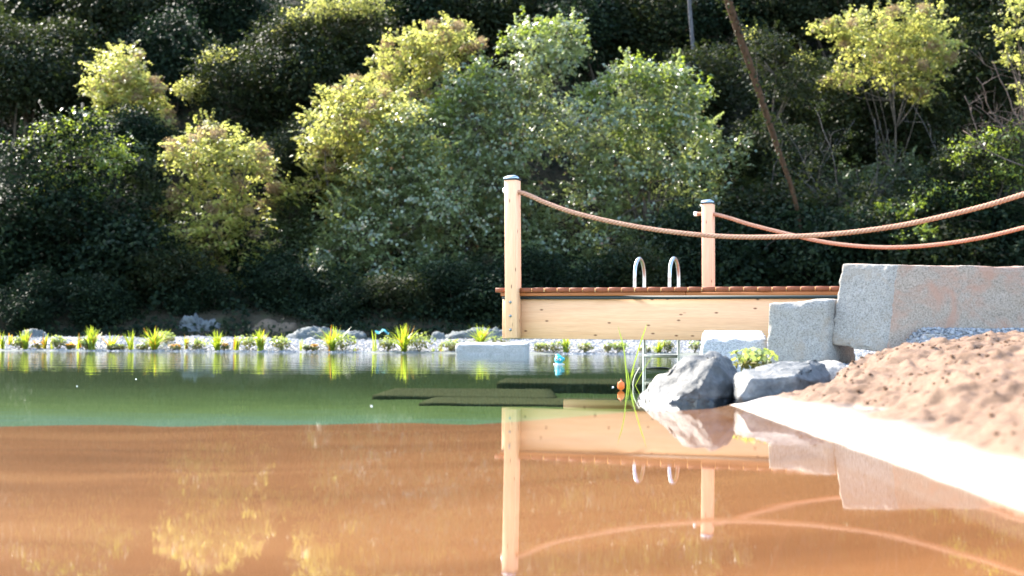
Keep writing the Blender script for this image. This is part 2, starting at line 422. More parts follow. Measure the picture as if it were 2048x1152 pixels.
def water_mat():
    M = Mat('pond_water')
    v = M.pos((1.0, 1.0, 1)); a = M.noise(v, 5.5, 3, .5); b = M.noise(M.pos((.6, 1.5, 1)), 1.1, 2, .5); c = M.noise(M.pos((1, 1.3, 1)), 17, 2, .5); d = M.noise(M.pos((.45, 1.5, 1)), 1.3, 4, .6)
    sep = M.n('ShaderNodeSeparateXYZ'); M.l(M.pos(), sep.inputs[0])
    mr = M.n('ShaderNodeMapRange'); mr.interpolation_type = 'SMOOTHSTEP'
    mr.inputs['From Min'].default_value = 10.5; mr.inputs['From Max'].default_value = 17.5; mr.inputs['To Min'].default_value = .03; mr.inputs['To Max'].default_value = 1.0
    M.l(sep.outputs[1], mr.inputs['Value'])
    h = M.math('ADD', M.math('MULTIPLY', M.math('ADD', M.math('MULTIPLY', a, .25), M.math('MULTIPLY_ADD', d, 1.1, M.math('MULTIPLY', c, .12))), mr.outputs[0]), M.math('MULTIPLY', b, .10))
    bp = M.n('ShaderNodeBump'); bp.inputs['Strength'].default_value = 1.0; bp.inputs['Distance'].default_value = .007
    M.l(h, bp.inputs['Height'])
    geo = M.n('ShaderNodeNewGeometry')      # same reflectance from both sides, so that sunlight reaches the bed
    fr = M.n('ShaderNodeFresnel'); M.l(M.math('MULTIPLY_ADD', geo.outputs['Backfacing'], 1 / 1.33 - 1.33, 1.33), fr.inputs['IOR'])
    gl = M.n('ShaderNodeBsdfGlossy'); gl.inputs['Roughness'].default_value = .024; gl.inputs['Color'].default_value = (.97, .98, .97, 1); M.l(bp.outputs[0], gl.inputs['Normal'])
    tr = M.n('ShaderNodeBsdfTransparent'); tr.inputs[0].default_value = (.93, .95, .88, 1)
    x = M.n('ShaderNodeMixShader'); M.l(fr.outputs[0], x.inputs[0]); M.l(tr.outputs[0], x.inputs[1]); M.l(gl.outputs[0], x.inputs[2])
    return M.done(x.outputs[0])
grid(np.linspace(-19.7, 19.7, 40), np.linspace(-2.6, 23.2, 30), lambda x, y: 0 * x, 'water', water_mat())

def gravel_mat(name, a, b, sc):
    M = Mat(name); g = M.n('ShaderNodeNewGeometry'); v = M.pos(); n = M.noise(v, sc, 4)
    c = M.mix(.5, M.ramp(n, [(.3, a), (.7, b)]), M.ramp(g.outputs['Random Per Island'], [(0, a), (.6, b), (1, tuple(min(1, t * 1.2) for t in b))]))
    return M.done(M.bsdf(c, .85, .2, 0, M.bump(n, .4, .01)))
GRAVEL_W = gravel_mat('pale_gravel', (.11, .107, .107), (.25, .245, .243), 30)
GRAVEL_D = gravel_mat('grey_gravel', (.07, .075, .08), (.24, .24, .24), 30)
def bank_mat():
    M = Mat('bank_gravel_ground'); v = M.pos(); vo = M.voro(v, 22); n = M.noise(v, 1.1, 5)
    sep = M.n('ShaderNodeSeparateXYZ'); M.l(v, sep.inputs[0])
    c = M.ramp(vo.outputs['Color'], [(.1, (.13, .127, .127)), (.9, (.25, .245, .243))])
    d = M.ramp(n, [(.3, (.05, .045, .035)), (.7, (.13, .115, .09))])
    f = M.ramp(M.math('MULTIPLY_ADD', n, .06, M.math('MULTIPLY', sep.outputs[1], .02)), [(.515, (0, 0, 0)), (.535, (1, 1, 1))])
    return M.done(M.bsdf(M.mix(f, c, d), .9, .1, 0, M.bump(vo.outputs['Distance'], .6, .03)))
grid(np.linspace(-17, 17, 400), np.concatenate([np.linspace(22.2, 26, 90), np.linspace(26.1, 28.2, 12)]), bankz, 'gravel_bank', bank_mat())
def hill_mat():
    M = Mat('forest_floor'); v = M.pos(); n = M.noise(v, 1.4, 6); b = M.noise(v, 9, 5)
    c = M.ramp(n, [(.3, (.02, .018, .012)), (.55, (.04, .034, .022)), (.75, (.03, .045, .018))])
    return M.done(M.bsdf(c, .95, .05, 0, M.bump(b, .8, .08)))
grid(np.linspace(-60, 60, 150), np.concatenate([np.linspace(26.4, 44, 80), np.linspace(44.6, 100, 40)]), hillz, 'hillside', hill_mat())

def sand_mat():
    M = Mat('clay_sand'); v = M.pos(); sep = M.n('ShaderNodeSeparateXYZ'); M.l(v, sep.inputs[0])
    n = M.noise(v, 2.2, 6, .6); f = M.noise(v, 60, 4, .7); gr = M.noise(v, 300, 2, .7)
    tan = M.ramp(f, [(.3, (.050, .024, .011)), (.5, (.100, .055, .029)), (.7, (.122, .070, .040))])
    tan = M.mix(.35, tan, M.ramp(n, [(.3, (.7, .62, .56)), (.65, (1, 1, 1))]), 'MULTIPLY')
    pale = M.ramp(n, [(.3, (.24, .21, .18)), (.7, (.33, .30, .27))])  # low beach band: sun glare on wet sand put into the colour
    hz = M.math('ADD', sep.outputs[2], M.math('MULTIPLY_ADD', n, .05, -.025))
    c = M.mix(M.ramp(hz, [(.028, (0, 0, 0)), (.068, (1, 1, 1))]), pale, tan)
    clay = (.148, .058, .023)
    c = M.mix(M.ramp(M.math('ADD', sep.outputs[2], .5), [(.498, (1, 1, 1)), (.503, (0, 0, 0))]), c, clay)
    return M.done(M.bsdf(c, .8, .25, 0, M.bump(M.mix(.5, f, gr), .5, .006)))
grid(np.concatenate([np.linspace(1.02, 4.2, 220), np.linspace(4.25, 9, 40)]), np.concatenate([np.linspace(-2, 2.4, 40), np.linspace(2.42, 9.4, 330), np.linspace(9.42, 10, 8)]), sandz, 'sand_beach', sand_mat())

# ------------------------------------------------------------------ pebbles (stuff)
def ico(sub=0):
    import bmesh
    bm = bmesh.new(); bmesh.ops.create_icosphere(bm, subdivisions=sub + 1, radius=1)
    V = np.array([v.co[:] for v in bm.verts]); F = np.array([[v.index for v in f.verts] for f in bm.faces]); bm.free(); return V, F
ICO1, ICO1F = ico(0)
ICO2, ICO2F = ico(1)
def pebbles(name, C, S, mat, seed, V0=ICO1, F0=ICO1F, label=None):
    r = srnd(seed); n = len(C)
    sc = r.uniform(.65, 1.25, (n, 3)) * S[:, None]; sc[:, 2] *= .75
    jit = 1 + r.uniform(-.18, .18, (n, len(V0), 1))
    V = V0[None] * jit * sc[:, None]
    th = r.uniform(0, 6.28, n); c, s = np.cos(th)[:, None], np.sin(th)[:, None]
    x, y = V[..., 0] * c - V[..., 1] * s, V[..., 0] * s + V[..., 1] * c
    V = np.stack([x, y, V[..., 2]], -1) + C[:, None]
    F = (F0[None] + (np.arange(n) * len(V0))[:, None, None]).reshape(-1, 3)
    me = mesh_np(name, V.reshape(-1, 3), F, True); me.materials.append(mat)
    o = link(name, me); tag(o, label, kind='stuff'); return o
r = srnd(51); n = 16000
x = r.uniform(-9.5, 8.5, n); y = SHORE - .1 + 1.75 * r.random(n) ** 1.3
pebbles('gravel', np.stack([x, y, bankz(x, y) + .004], 1), r.uniform(.008, .022, n) * np.where(r.random(n) < .05, 1.7, 1), GRAVEL_W, 52)

r = srnd(54); n = 5200; x = 1.25 + 2.9 * r.random(n) ** .9; y = r.uniform(2.6, 8.9, n); z = sandz(x, y); k = (z > .075) & (vnoise(P2(x, y, 1.9), 56) + r.normal(0, .35, n) > .12)
clod = Mat('sand_clod'); cn = clod.noise(clod.pos(), 60, 3)
clod = clod.done(clod.bsdf(clod.ramp(cn, [(.3, (.05, .024, .011)), (.7, (.12, .066, .037))]), .9, .1))
pebbles('sand_clods', np.stack([x, y, z], 1)[k], (r.uniform(.003, .012, n) * np.where(r.random(n) < .04, 1.8, 1))[k], clod, 55)
# ------------------------------------------------------------------ stones
def round_cube(n, rad):
    """unit cube surface [-1,1] with rounded edges; returns V, F"""
    g = np.linspace(-1, 1, n); A, B = np.meshgrid(g, g); a, b = A.ravel(), B.ravel(); o = np.ones_like(a)
    Vs, Fs = [], []; i = np.arange(n - 1)[:, None] * n; j = np.arange(n - 1)[None]
    q = np.stack([i + j, i + j + 1, i + n + j + 1, i + n + j], -1).reshape(-1, 4)
    for k, (f, flip) in enumerate([((o, a, b), 0), ((-o, a, b), 1), ((a, o, b), 1), ((a, -o, b), 0), ((a, b, o), 0), ((a, b, -o), 1)]):
        Vs.append(np.stack(f, 1)); Fs.append((q[:, ::-1] if flip else q) + k * n * n)
    V = np.vstack(Vs); F = np.vstack(Fs)
    key = np.round(V * 1000).astype(int); _, first, inv = np.unique(key, axis=0, return_index=True, return_inverse=True)
    V = V[first]; F = inv.ravel()[F]
    c = np.clip(V, -(1 - rad), 1 - rad); d = V - c; L = np.linalg.norm(d, axis=1)[:, None]
    return c + d / np.maximum(L, 1e-9) * rad, F
def block(name, corners, mat, label, rad=.05, seed=0, amp=.008, n=26, group='granite blocks of the pond edge', mat2=None, face2=None):
    """corners: front TL, TR, BR, BL, then back TL, TR, BR, BL (world points)"""
    V, F = round_cube(n, rad); c = np.array([list(p) for p in corners]); u, v, wz = (V[:, 0:1] + 1) / 2, (V[:, 1:2] + 1) / 2, (V[:, 2:3] + 1) / 2
    fr = wz * ((1 - u) * c[0] + u * c[1]) + (1 - wz) * ((1 - u) * c[3] + u * c[2])
    bk = wz * ((1 - u) * c[4] + u * c[5]) + (1 - wz) * ((1 - u) * c[7] + u * c[6])
    W = (1 - v) * fr + v * bk; cen = W.mean(0); dirn = W - cen; dirn /= np.linalg.norm(dirn, axis=1)[:, None]
    d = fbm(W * 5 + seed * 7.1, seed, 4) * amp + fbm(W * 22 + seed, seed + 3, 3) * amp * .45
    edge = (np.abs(V) > .9).sum(1) >= 2
    d = d - edge * np.abs(fbm(W * 9 + seed, seed + 9, 3)) * amp * 1.6
    W = W + dirn * d[:, None]
    org = np.array([cen[0], cen[1], W[:, 2].min()])
    me = outward(mesh_np(name, W - org, F, True)); me.materials.append(mat)
    if mat2 is not None:
        me.materials.append(mat2)
        vm = face2(V)[F].mean(1) > .5; me.polygons.foreach_set('material_index', vm.astype(np.int32))
    return tag(link(name, me, None, org), label, 'stone block', group)
def quad_block(name, TL, TR, BR, BL, back, mat, label, **kw):
    """four (px, py, Y) corners of the near face and a world vector to the far face"""
    f = [at(*p) for p in (TL, TR, BR, BL)]; b = [p + Vector(back) for p in f]
    return block(name, f + b, mat, label, **kw)

# ------------------------------------------------------------------ the pier
TH = math.radians(23); CT, ST = math.cos(TH), math.sin(TH)
O = at(1029, 576, 12.93); O.z = 0
pier = thing('pier', O, 'timber bathing pier with red-brown deck boards and pale side beam over the pond', 'pier', rz=-TH)
def local(p): d = Vector(p) - O; return (d.x * CT - d.y * ST, d.x * ST + d.y * CT, d.z)
def world(u, v, z): return Vector((O.x + u * CT + v * ST, O.y - u * ST + v * CT, z))
def at_v(px, py, v):              # where a pixel's ray meets the vertical plane v = const of the pier
    d = ray(px, py); n = Vector((ST, CT, 0)); t = (v - n.dot(CAM - O)) / n.dot(d); return CAM + d * t
ZD = .777
r = srnd(61)
PW = .1215
bd = {}
def deck_board(u0, v0, v1):
    key = (round(v1 - v0, 3))
    if key not in bd:
        mb = MB(); mb.box(-.0560, .0560, 0, v1 - v0, -.04, 0, .003); o = mb.build('deck_board', [W_DECK, W_RAW], pier)
        for p in o.data.polygons:
            if abs(p.normal.x) > .9: p.material_index = 1; bd[key] = o
    else:
        o = bd[key].copy(); COL.objects.link(o); o.parent = pier
    o.location = (u0 + PW / 2 + r.uniform(-.001, .001), v0 + r.uniform(-.006, .006), ZD + r.uniform(-.0015, .0015)); o.rotation_euler = (0, r.uniform(-.008, .008), r.uniform(-.002, .002))
for k in range(52):
    u0 = -.187 + PW * k
    vf = .048 if k == 1 else -.022
    deck_board(u0, vf, 1.86 if u0 < 1.0 else 2.95)
UE = -.187 + PW * 52
mb = MB(); mb.box(-.138, 1.607, .0, .05, .704, .735, .002); mb.build('fascia', W_FASC, pier)
mb = MB(); mb.box(1.612, UE - .05, .0, .05, .704, .735, .002); mb.build('fascia', W_FASC, pier)
mb = MB(); mb.box(-.13, UE - .06, .012, .12, .676, .704); mb.build('seal_strip', RUBBER, pier)
mb = MB(); mb.box(-.138, UE - .05, .042, .162, .318, .676, .004); mb.build('side_beam', W_BEAM, pier)
mb = MB(); mb.box(-.138, 1.0, 1.62, 1.74, .318, .735, .004); mb.build('side_beam', W_BEAM, pier)
mb = MB(); mb.box(1.012, UE - .05, 2.60, 2.70, .318, .735, .004); mb.build('side_beam', W_BEAM, pier)
for u in (-.09, .9, 1.9, 2.9, 3.9, 4.9, 5.8):
    mb = MB(); mb.box(u - .04, u + .04, .166, 1.61 if u < 1 else 2.59, .50, .733); mb.build('joist', W_FASC, pier)
for v0 in (.10, 2.4):
    mb = MB(); mb.box(4.6, 5.6, v0, v0 + .4, -.9, .317, .01); mb.build('footing', GRAN, pier)

def post(u, v, zb, zt, lean, bolts=True, mat=W_POST):
    mb = MB(); h = .0575; mb.box(-h, h, -h, h, 0, zt - zb, .004); p = mb.build('post', mat, pier)
    p.location = (u, v, zb); p.rotation_euler = (0, lean, 0)
    c = MB(); H = zt - zb; c.box(-h - .007, h + .007, -h - .007, h + .007, H + .001, H + .016, .003)
    o = c.build('cap_base', CAPD, p)
    c = MB(); e = h + .004
    V = [(-e, -e, H + .016), (e, -e, H + .016), (e, e, H + .016), (-e, e, H + .016), (-e, -e, H + .026), (e, -e, H + .026), (e, e, H + .026), (-e, e, H + .026),
         (-.03, -.03, H + .045), (.03, -.03, H + .045), (.03, .03, H + .045), (-.03, .03, H + .045)]
    c.add(V, [(0, 1, 5, 4), (1, 2, 6, 5), (2, 3, 7, 6), (3, 0, 4, 7), (4, 5, 9, 8), (5, 6, 10, 9), (6, 7, 11, 10), (7, 4, 8, 11), (8, 9, 10, 11)])
    c.build('cap', CAPM, p)
    if bolts:
        for z in (.075, .20, .325):
            b = MB(); th = 0; b.tube([(-.004, -h - .001, z), (-.004, -h - .004, z)], .013, 14, 0); b.tube([(-.004, -h - .004, z), (-.004, -h - .013, z)], .008, 6, 0)
            b.build('bolt', STEEL_MATT, p)
    return p
zt = at(1026, 361, 12.93).z
post(0, -.018, .322, zt, math.radians(-.75))
RV = 2.775
rp = at_v(1418, 500, RV); ru = local(rp)[0]; zt2 = at_v(1418, 408, RV).z
tag(post(ru, RV, .30, zt2, math.radians(-.4), False, W_POST_RED), 'shorter rear post of redder wood')
fe = local(at_v(2205, 350, -.018))[0]; re_ = local(at_v(2190, 400, RV))[0]
post(fe, -.018, .322, zt, 0); post(re_, RV, .30, zt2, 0, False)

# ropes
def catmull(P, n):
    P = np.asarray(P, float); t = np.concatenate([[0], np.cumsum(np.linalg.norm(np.diff(P, axis=0), axis=1))]); T = np.linspace(0, t[-1], n)
    m_ = np.gradient(P, t, axis=0); k = np.clip(np.searchsorted(t, T) - 1, 0, len(t) - 2); h = (t[k + 1] - t[k])[:, None]; s = ((T - t[k])[:, None]) / h
    return (2 * s**3 - 3 * s**2 + 1) * P[k] + (s**3 - 2 * s**2 + s) * h * m_[k] + (-2 * s**3 + 3 * s**2) * P[k + 1] + (s**3 - s**2) * h * m_[k + 1], T
def rope(pix, v, label, R, stub_white, seed):
    P = [at_v(px, py, v) for px, py in pix]; L = sum((P[i + 1] - P[i]).length for i in range(len(P) - 1))
    C, T = catmull(P, int(L / .011)); D = np.gradient(C, axis=0); D /= np.linalg.norm(D, axis=1)[:, None]
    A = np.cross(D, (0, 0, 1.0)); A /= np.linalg.norm(A, axis=1)[:, None]; B = np.cross(A, D)
    root = thing('rope', P[0], label, 'rope', 'thick twisted ropes of the pier railing')
    o3 = np.array(P[0])
    for k in range(3):
        ph = 2 * np.pi * (T / .10) + k * 2 * np.pi / 3
        S = C + R * .5 * (np.cos(ph)[:, None] * A + np.sin(ph)[:, None] * B) - o3
        mb = MB(); mb.tube(S, R * .56, 8); mb.build('strand', ROPE, root, True)
    rr = srnd(seed); n = int(L * 330); k = rr.integers(2, len(C) - 2, n); th = rr.uniform(0, 6.28, n)
    dr = np.cos(th)[:, None] * A[k] + np.sin(th)[:, None] * B[k]; q = C[k] + dr * R * .95 - o3
    ln = rr.uniform(.006, .018, n)[:, None]; dd = dr * .6 + D[k] * rr.uniform(-1, 1, (n, 1)) + rr.normal(0, .3, (n, 3)); dd /= np.linalg.norm(dd, axis=1)[:, None]
    V = np.stack([q - D[k] * .0005, q + D[k] * .0005, q + dd * ln], 1).reshape(-1, 3)
    me = mesh_np('loose_fibres', V, np.arange(3 * n).reshape(-1, 3)); me.materials.append(ROPE)
    tag(link('loose_fibres', me, root), kind='stuff')
    if stub_white:
        mb = MB(); mb.tube([C[0] - o3 - D[0] * .004, C[0] - o3 + D[0] * .03], R * 1.12, 12); mb.build('end_wrap', WHITE, root)
    return root
rope([(1008, 381), (1026, 382), (1043, 385.5), (1090, 405), (1140, 423), (1190, 436), (1240, 447), (1330, 462), (1404, 470), (1480, 474), (1560, 473.5), (1640, 470),
      (1720, 462.5), (1800, 451), (1900, 429.5), (1980, 409), (2048, 388), (2120, 364), (2205, 332)], -.018,
     'front twisted rope sagging from the taller pier post, bolted over the water end', .0215, True, 71)
rope([(1389, 428), (1405, 427.5), (1420, 427), (1436, 430), (1500, 449), (1580, 469), (1640, 482.5), (1720, 492.5), (1800, 494.5), (1880, 488.5), (1960, 476), (2048, 455), (2120, 435), (2190, 412)], RV,
     'rear twisted rope hanging from the shorter pier post behind the ladder', .0215, True, 72)

# ladder
LY = 14.2
l0 = local(at(1262, 584, LY)); l1 = local(at(1335, 584, LY - .1)); LU0, LU1 = l0[0], l1[0]; LV0 = 1.74; LV1 = 2.06
zh = at(1270, 515, LY).z
ladder = thing('ladder', world((LU0 + LU1) / 2, LV0, ZD), 'stainless steel bathing ladder with two looped handrails on the pier', 'ladder', rz=-TH)
lorg = np.array(((LU0 + LU1) / 2, LV0, ZD))
for u in (LU0, LU1):
    hw = (LV1 - LV0) / 2; rad = min(hw, .16); pts = [(u, LV0, ZD)]
    pts += [(u, LV0, ZD + .06), (u, LV0 + .002, ZD + .14)]
    zc = zh - .20
    for a in np.linspace(0, np.pi, 17): pts.append((u, LV0 + hw - hw * math.cos(a), zc + .20 * math.sin(a)))
    pts += [(u, LV1, ZD + .1), (u, LV1, .4), (u, LV1, 0), (u, LV1, -.55)]
    mb = MB(); mb.tube(np.array(pts) - lorg, .0185, 14); mb.build('handrail', STEEL, ladder, True)
    mb = MB(); mb.tube(np.array([(u, LV0, ZD), (u, LV0, ZD + .008)]) - lorg, .04, 16); mb.build('foot_plate', STEEL_MATT, ladder)
for z in (.43, .135, -.11, -.36):
    mb = MB(); mb.box(LU0 - lorg[0] + .012, LU1 - lorg[0] - .012, LV1 - lorg[1] - .03, LV1 - lorg[1] + .03, z - ZD - .015, z - ZD + .015, .003); mb.build('rung', STEEL_MATT, ladder)

# ------------------------------------------------------------------ granite blocks
# big kerb block: its end face is a near face, its long face runs off to the right
TLp, TRp, BRp, BLp = at(1680, 526, 10.50), at(1786, 529, 10.32), at(1764, 706, 10.26), at(1658, 689, 10.44)
FTR, FBR = at(2330, 541, 10.55), at(2330, 706, 10.5)
bt = Vector((.16, .62, 0))
C8 = [TRp, FTR, FBR, BRp, TLp, FTR + bt, FBR + bt, BLp]
def pinkface(V): return ((V[:, 0] > -.985)).astype(float)
block('granite_block', C8, GRAN, 'long granite block with pink-stained face, the largest, tilted beside the pier deck', rad=.022, seed=3, amp=.012, n=60, mat2=GRAN_PINK, face2=pinkface)
quad_block('granite_block', (1536, 607, 10.5), (1657, 600, 10.4), (1658, 735, 10.35), (1531, 735, 10.45), (.30, .42, .02), GRAN, 'upright square-faced granite block between the low block and the long block', rad=.06, seed=5, amp=.012)
quad_block('granite_block', (1408, 676, 10.7), (1534, 677, 10.6), (1536, 760, 10.5), (1396, 760, 10.6), (.10, .72, .062), GRAN_PALE, 'low granite block with sunlit white top in front of the pier beam', rad=.03, seed=6, amp=.014)
quad_block('granite_block', (1846, 668, 10.08), (2200, 674, 10.08), (2200, 705, 10.05), (1846, 705, 10.05), (.05, .22, .01), GRAN, 'shaded flat granite slab lying against the foot of the long block', rad=.1, seed=7, amp=.006)
quad_block('granite_block', (1946, 684, 9.2), (2230, 688, 9.1), (2230, 740, 9.1), (1946, 740, 9.2), (.05, .24, .012), GRAN_PALE, 'pale granite slab with sunlit top peeping over the sand mound', rad=.1, seed=8, amp=.008)
quad_block('granite_block', (912, 688, 21.6), (1053, 688, 21.2), (1053, 722, 21.2), (912, 722, 21.6), (.05, .75, .02), GRAN_PALE, 'flat pale granite slab at the far shore under the end of the pier', rad=.06, seed=9, amp=.012)

# gravel heap between the long block and the sand
def heapz(x, y):
    z = .15 + .275 * sstep(2.62, 3.0, x) * sstep(9.7, 10.2, y)
    return z - .35 * sstep(2.2, 1.75, x) + .012 * fbm(P2(x, y, 3), 81, 3)
grid(np.linspace(1.5, 6, 70), np.linspace(8.4, 10.75, 50), heapz, 'gravel_slope', GRAVEL_D)
r = srnd(82); n = 6500; x = r.uniform(1.9, 4.4, n); y = r.uniform(8.7, 10.6, n)
pebbles('gravel', np.stack([x, y, heapz(x, y) + .003], 1), r.uniform(.010, .021, n), GRAVEL_D, 83)

# ------------------------------------------------------------------ boulders
def boulder(name, prof, Y, depth, zb, label, seed, amp=.02, mat=BOULDER):
    """prof: the photographed outline along the top, (px, py) from left to right"""
    pts = [at(px, py, Y) for px, py in prof]; xs = np.array([p.x for p in pts]); zs = np.array([p.z for p in pts])
    V, F = ico(4); cx, hx = (xs[0] + xs[-1]) / 2, (xs[-1] - xs[0]) / 2
    ux = V[:, 0]; wx = cx + hx * ux; H = np.interp(wx, xs, zs) - zb
    top = np.clip(H / np.sqrt(np.maximum(1 - ux**2, .02)), 0, H.max() * 1.15)
    hexp = np.where(V[:, 2] > 0, np.abs(V[:, 2])**.8, 0)
    z = np.where(V[:, 2] > 0, zb + top * hexp, zb + V[:, 2] * .25)
    W = np.stack([wx, Y + depth * .5 * V[:, 1], z], 1)
    # facets: flatten towards random planes
    rr = srnd(seed); cen = W.mean(0)
    N = V / np.linalg.norm(V, axis=1)[:, None]
    cell = np.abs(fbm(W * 5.5 + seed * 3.3, seed, 4)); W = W + N * ((.35 - cell) * amp * 2)[:, None] + N * (fbm(W * 26, seed + 4, 3) * amp * .22)[:, None]
    org = np.array([cen[0], cen[1], W[:, 2].min()])
    me = mesh_np(name, W - org, F, True); me.materials.append(mat)
    return tag(link(name, me, None, org), label, 'rock', 'boulders at the water edge')
def hull_rock(name, pts, label, seed, amp, mat=BOULDER, cuts=5):
    """rock whose corners are the given (px, py, Y) points"""
    import bmesh
    bm = bmesh.new()
    for p in pts:
        q = at(*p); 
        if p[1] > 803: q = Vector((q.x, q.y, -.06))
        bm.verts.new(q)
    h = bmesh.ops.convex_hull(bm, input=bm.verts[:]); bmesh.ops.delete(bm, geom=[g for g in h['geom_interior'] + h['geom_unused'] if isinstance(g, bmesh.types.BMVert)], context='VERTS')
    bmesh.ops.triangulate(bm, faces=bm.faces[:]); bmesh.ops.bevel(bm, geom=bm.edges[:], offset=.022, segments=2, affect='EDGES', profile=.6, clamp_overlap=True)
    bmesh.ops.triangulate(bm, faces=bm.faces[:])
    for _k in range(cuts):
        lg = [e for e in bm.edges if e.calc_length() > .028]
        if not lg or len(bm.verts) > 9000: break
        bmesh.ops.subdivide_edges(bm, edges=lg, cuts=1); bmesh.ops.triangulate(bm, faces=[f for f in bm.faces if len(f.verts) > 3])
    bm.normal_update(); W = np.array([v.co[:] for v in bm.verts]); N = np.array([v.normal[:] for v in bm.verts]); F = np.array([[v.index for v in f.verts] for f in bm.faces]); bm.free()
    d = fbm(W * np.array((7, 7, 5)) + seed * 3.3, seed, 4) * amp - np.abs(fbm(W * 11 + seed, seed + 5, 3)) * amp * .7 + fbm(W * 36, seed + 7, 2) * amp * .22
    W = W + N * d[:, None]; cen = W.mean(0); org = np.array([cen[0], cen[1], W[:, 2].min()])
    me = mesh_np(name, W - org, F, True); me.materials.append(mat)
    return tag(link(name, me, None, org), label, 'rock', 'boulders at the water edge')
hull_rock('boulder', [(1262, 812, 8.3), (1300, 812, 8.0), (1390, 812, 7.85), (1445, 812, 7.9), (1484, 812, 8.1), (1490, 812, 8.5), (1400, 812, 8.75), (1300, 812, 8.6),
    (1278, 790, 8.3), (1310, 762, 8.2), (1342, 736, 8.2), (1372, 720, 8.15), (1402, 705, 8.22), (1432, 704, 8.3), (1452, 712, 8.35), (1468, 730, 8.35), (1480, 752, 8.25), (1486, 780, 8.15),
    (1428, 722, 8.02), (1402, 770, 7.88), (1460, 760, 8.02)], 'large dark pointed boulder standing in the water below the low block', 3, .018)
hull_rock('boulder', [(1463, 812, 7.85), (1500, 812, 7.72), (1560, 812, 7.75), (1640, 812, 7.95), (1655, 812, 8.2), (1560, 812, 8.35), (1480, 812, 8.25),
    (1465, 762, 7.95), (1472, 746, 7.98), (1490, 737, 8.0), (1560, 724, 8.05), (1598, 718, 8.1), (1625, 716, 8.1), (1648, 727, 8.1), (1664, 748, 8.08), (1662, 780, 8.0), (1502, 757, 7.78), (1590, 752, 7.82), (1625, 762, 7.88), (1480, 790, 7.74)],
    'long grey boulder with rounded left end beside the pointed one', 5, .014, BOULDER_GREY)
boulder('boulder', [(1610, 790), (1640, 726), (1670, 724), (1700, 735), (1718, 752), (1726, 790)], 8.5, .45, -.03, 'small pale boulder half buried behind the sand slope', 8, .015, GRAN)
boulder('boulder', [(1290, 790), (1302, 770), (1320, 750), (1345, 745), (1370, 752), (1385, 790)], 9.3, .4, -.12, 'small grey stone lying low in the water behind the pointed boulder', 9, .015, GRAN)
# submerged slabs seen through the water
SUBM = plain('submerged_stone', (.068, .078, .038), .85, .05)
for i, (pts, lab) in enumerate([((-1.55, .5, 15.7, 17.6, -.335), 'brown stone slab lying under water left of the pier, the upper step'),
                                ((-.95, 1.2, 14.4, 15.6, -.345), 'brown stone slab lying under water in front of the pier, the lower step'),
                                ((-.2, 1.8, 17.9, 19.4, -.27), 'brown stone slab lying under water below the pier deck')]):
    x0, x1, y0, y1, zt_ = pts
    c = [Vector(p) for p in ((x0, y0, zt_), (x1, y0 - .3, zt_), (x1, y0 - .3, zt_ - .35), (x0, y0, zt_ - .35), (x0 + .1, y1, zt_), (x1, y1, zt_), (x1, y1, zt_ - .35), (x0 + .1, y1, zt_ - .35))]
    block('submerged_slab', c, SUBM, lab, rad=.04, seed=20 + i, amp=.01, n=16, group='slabs under the water')

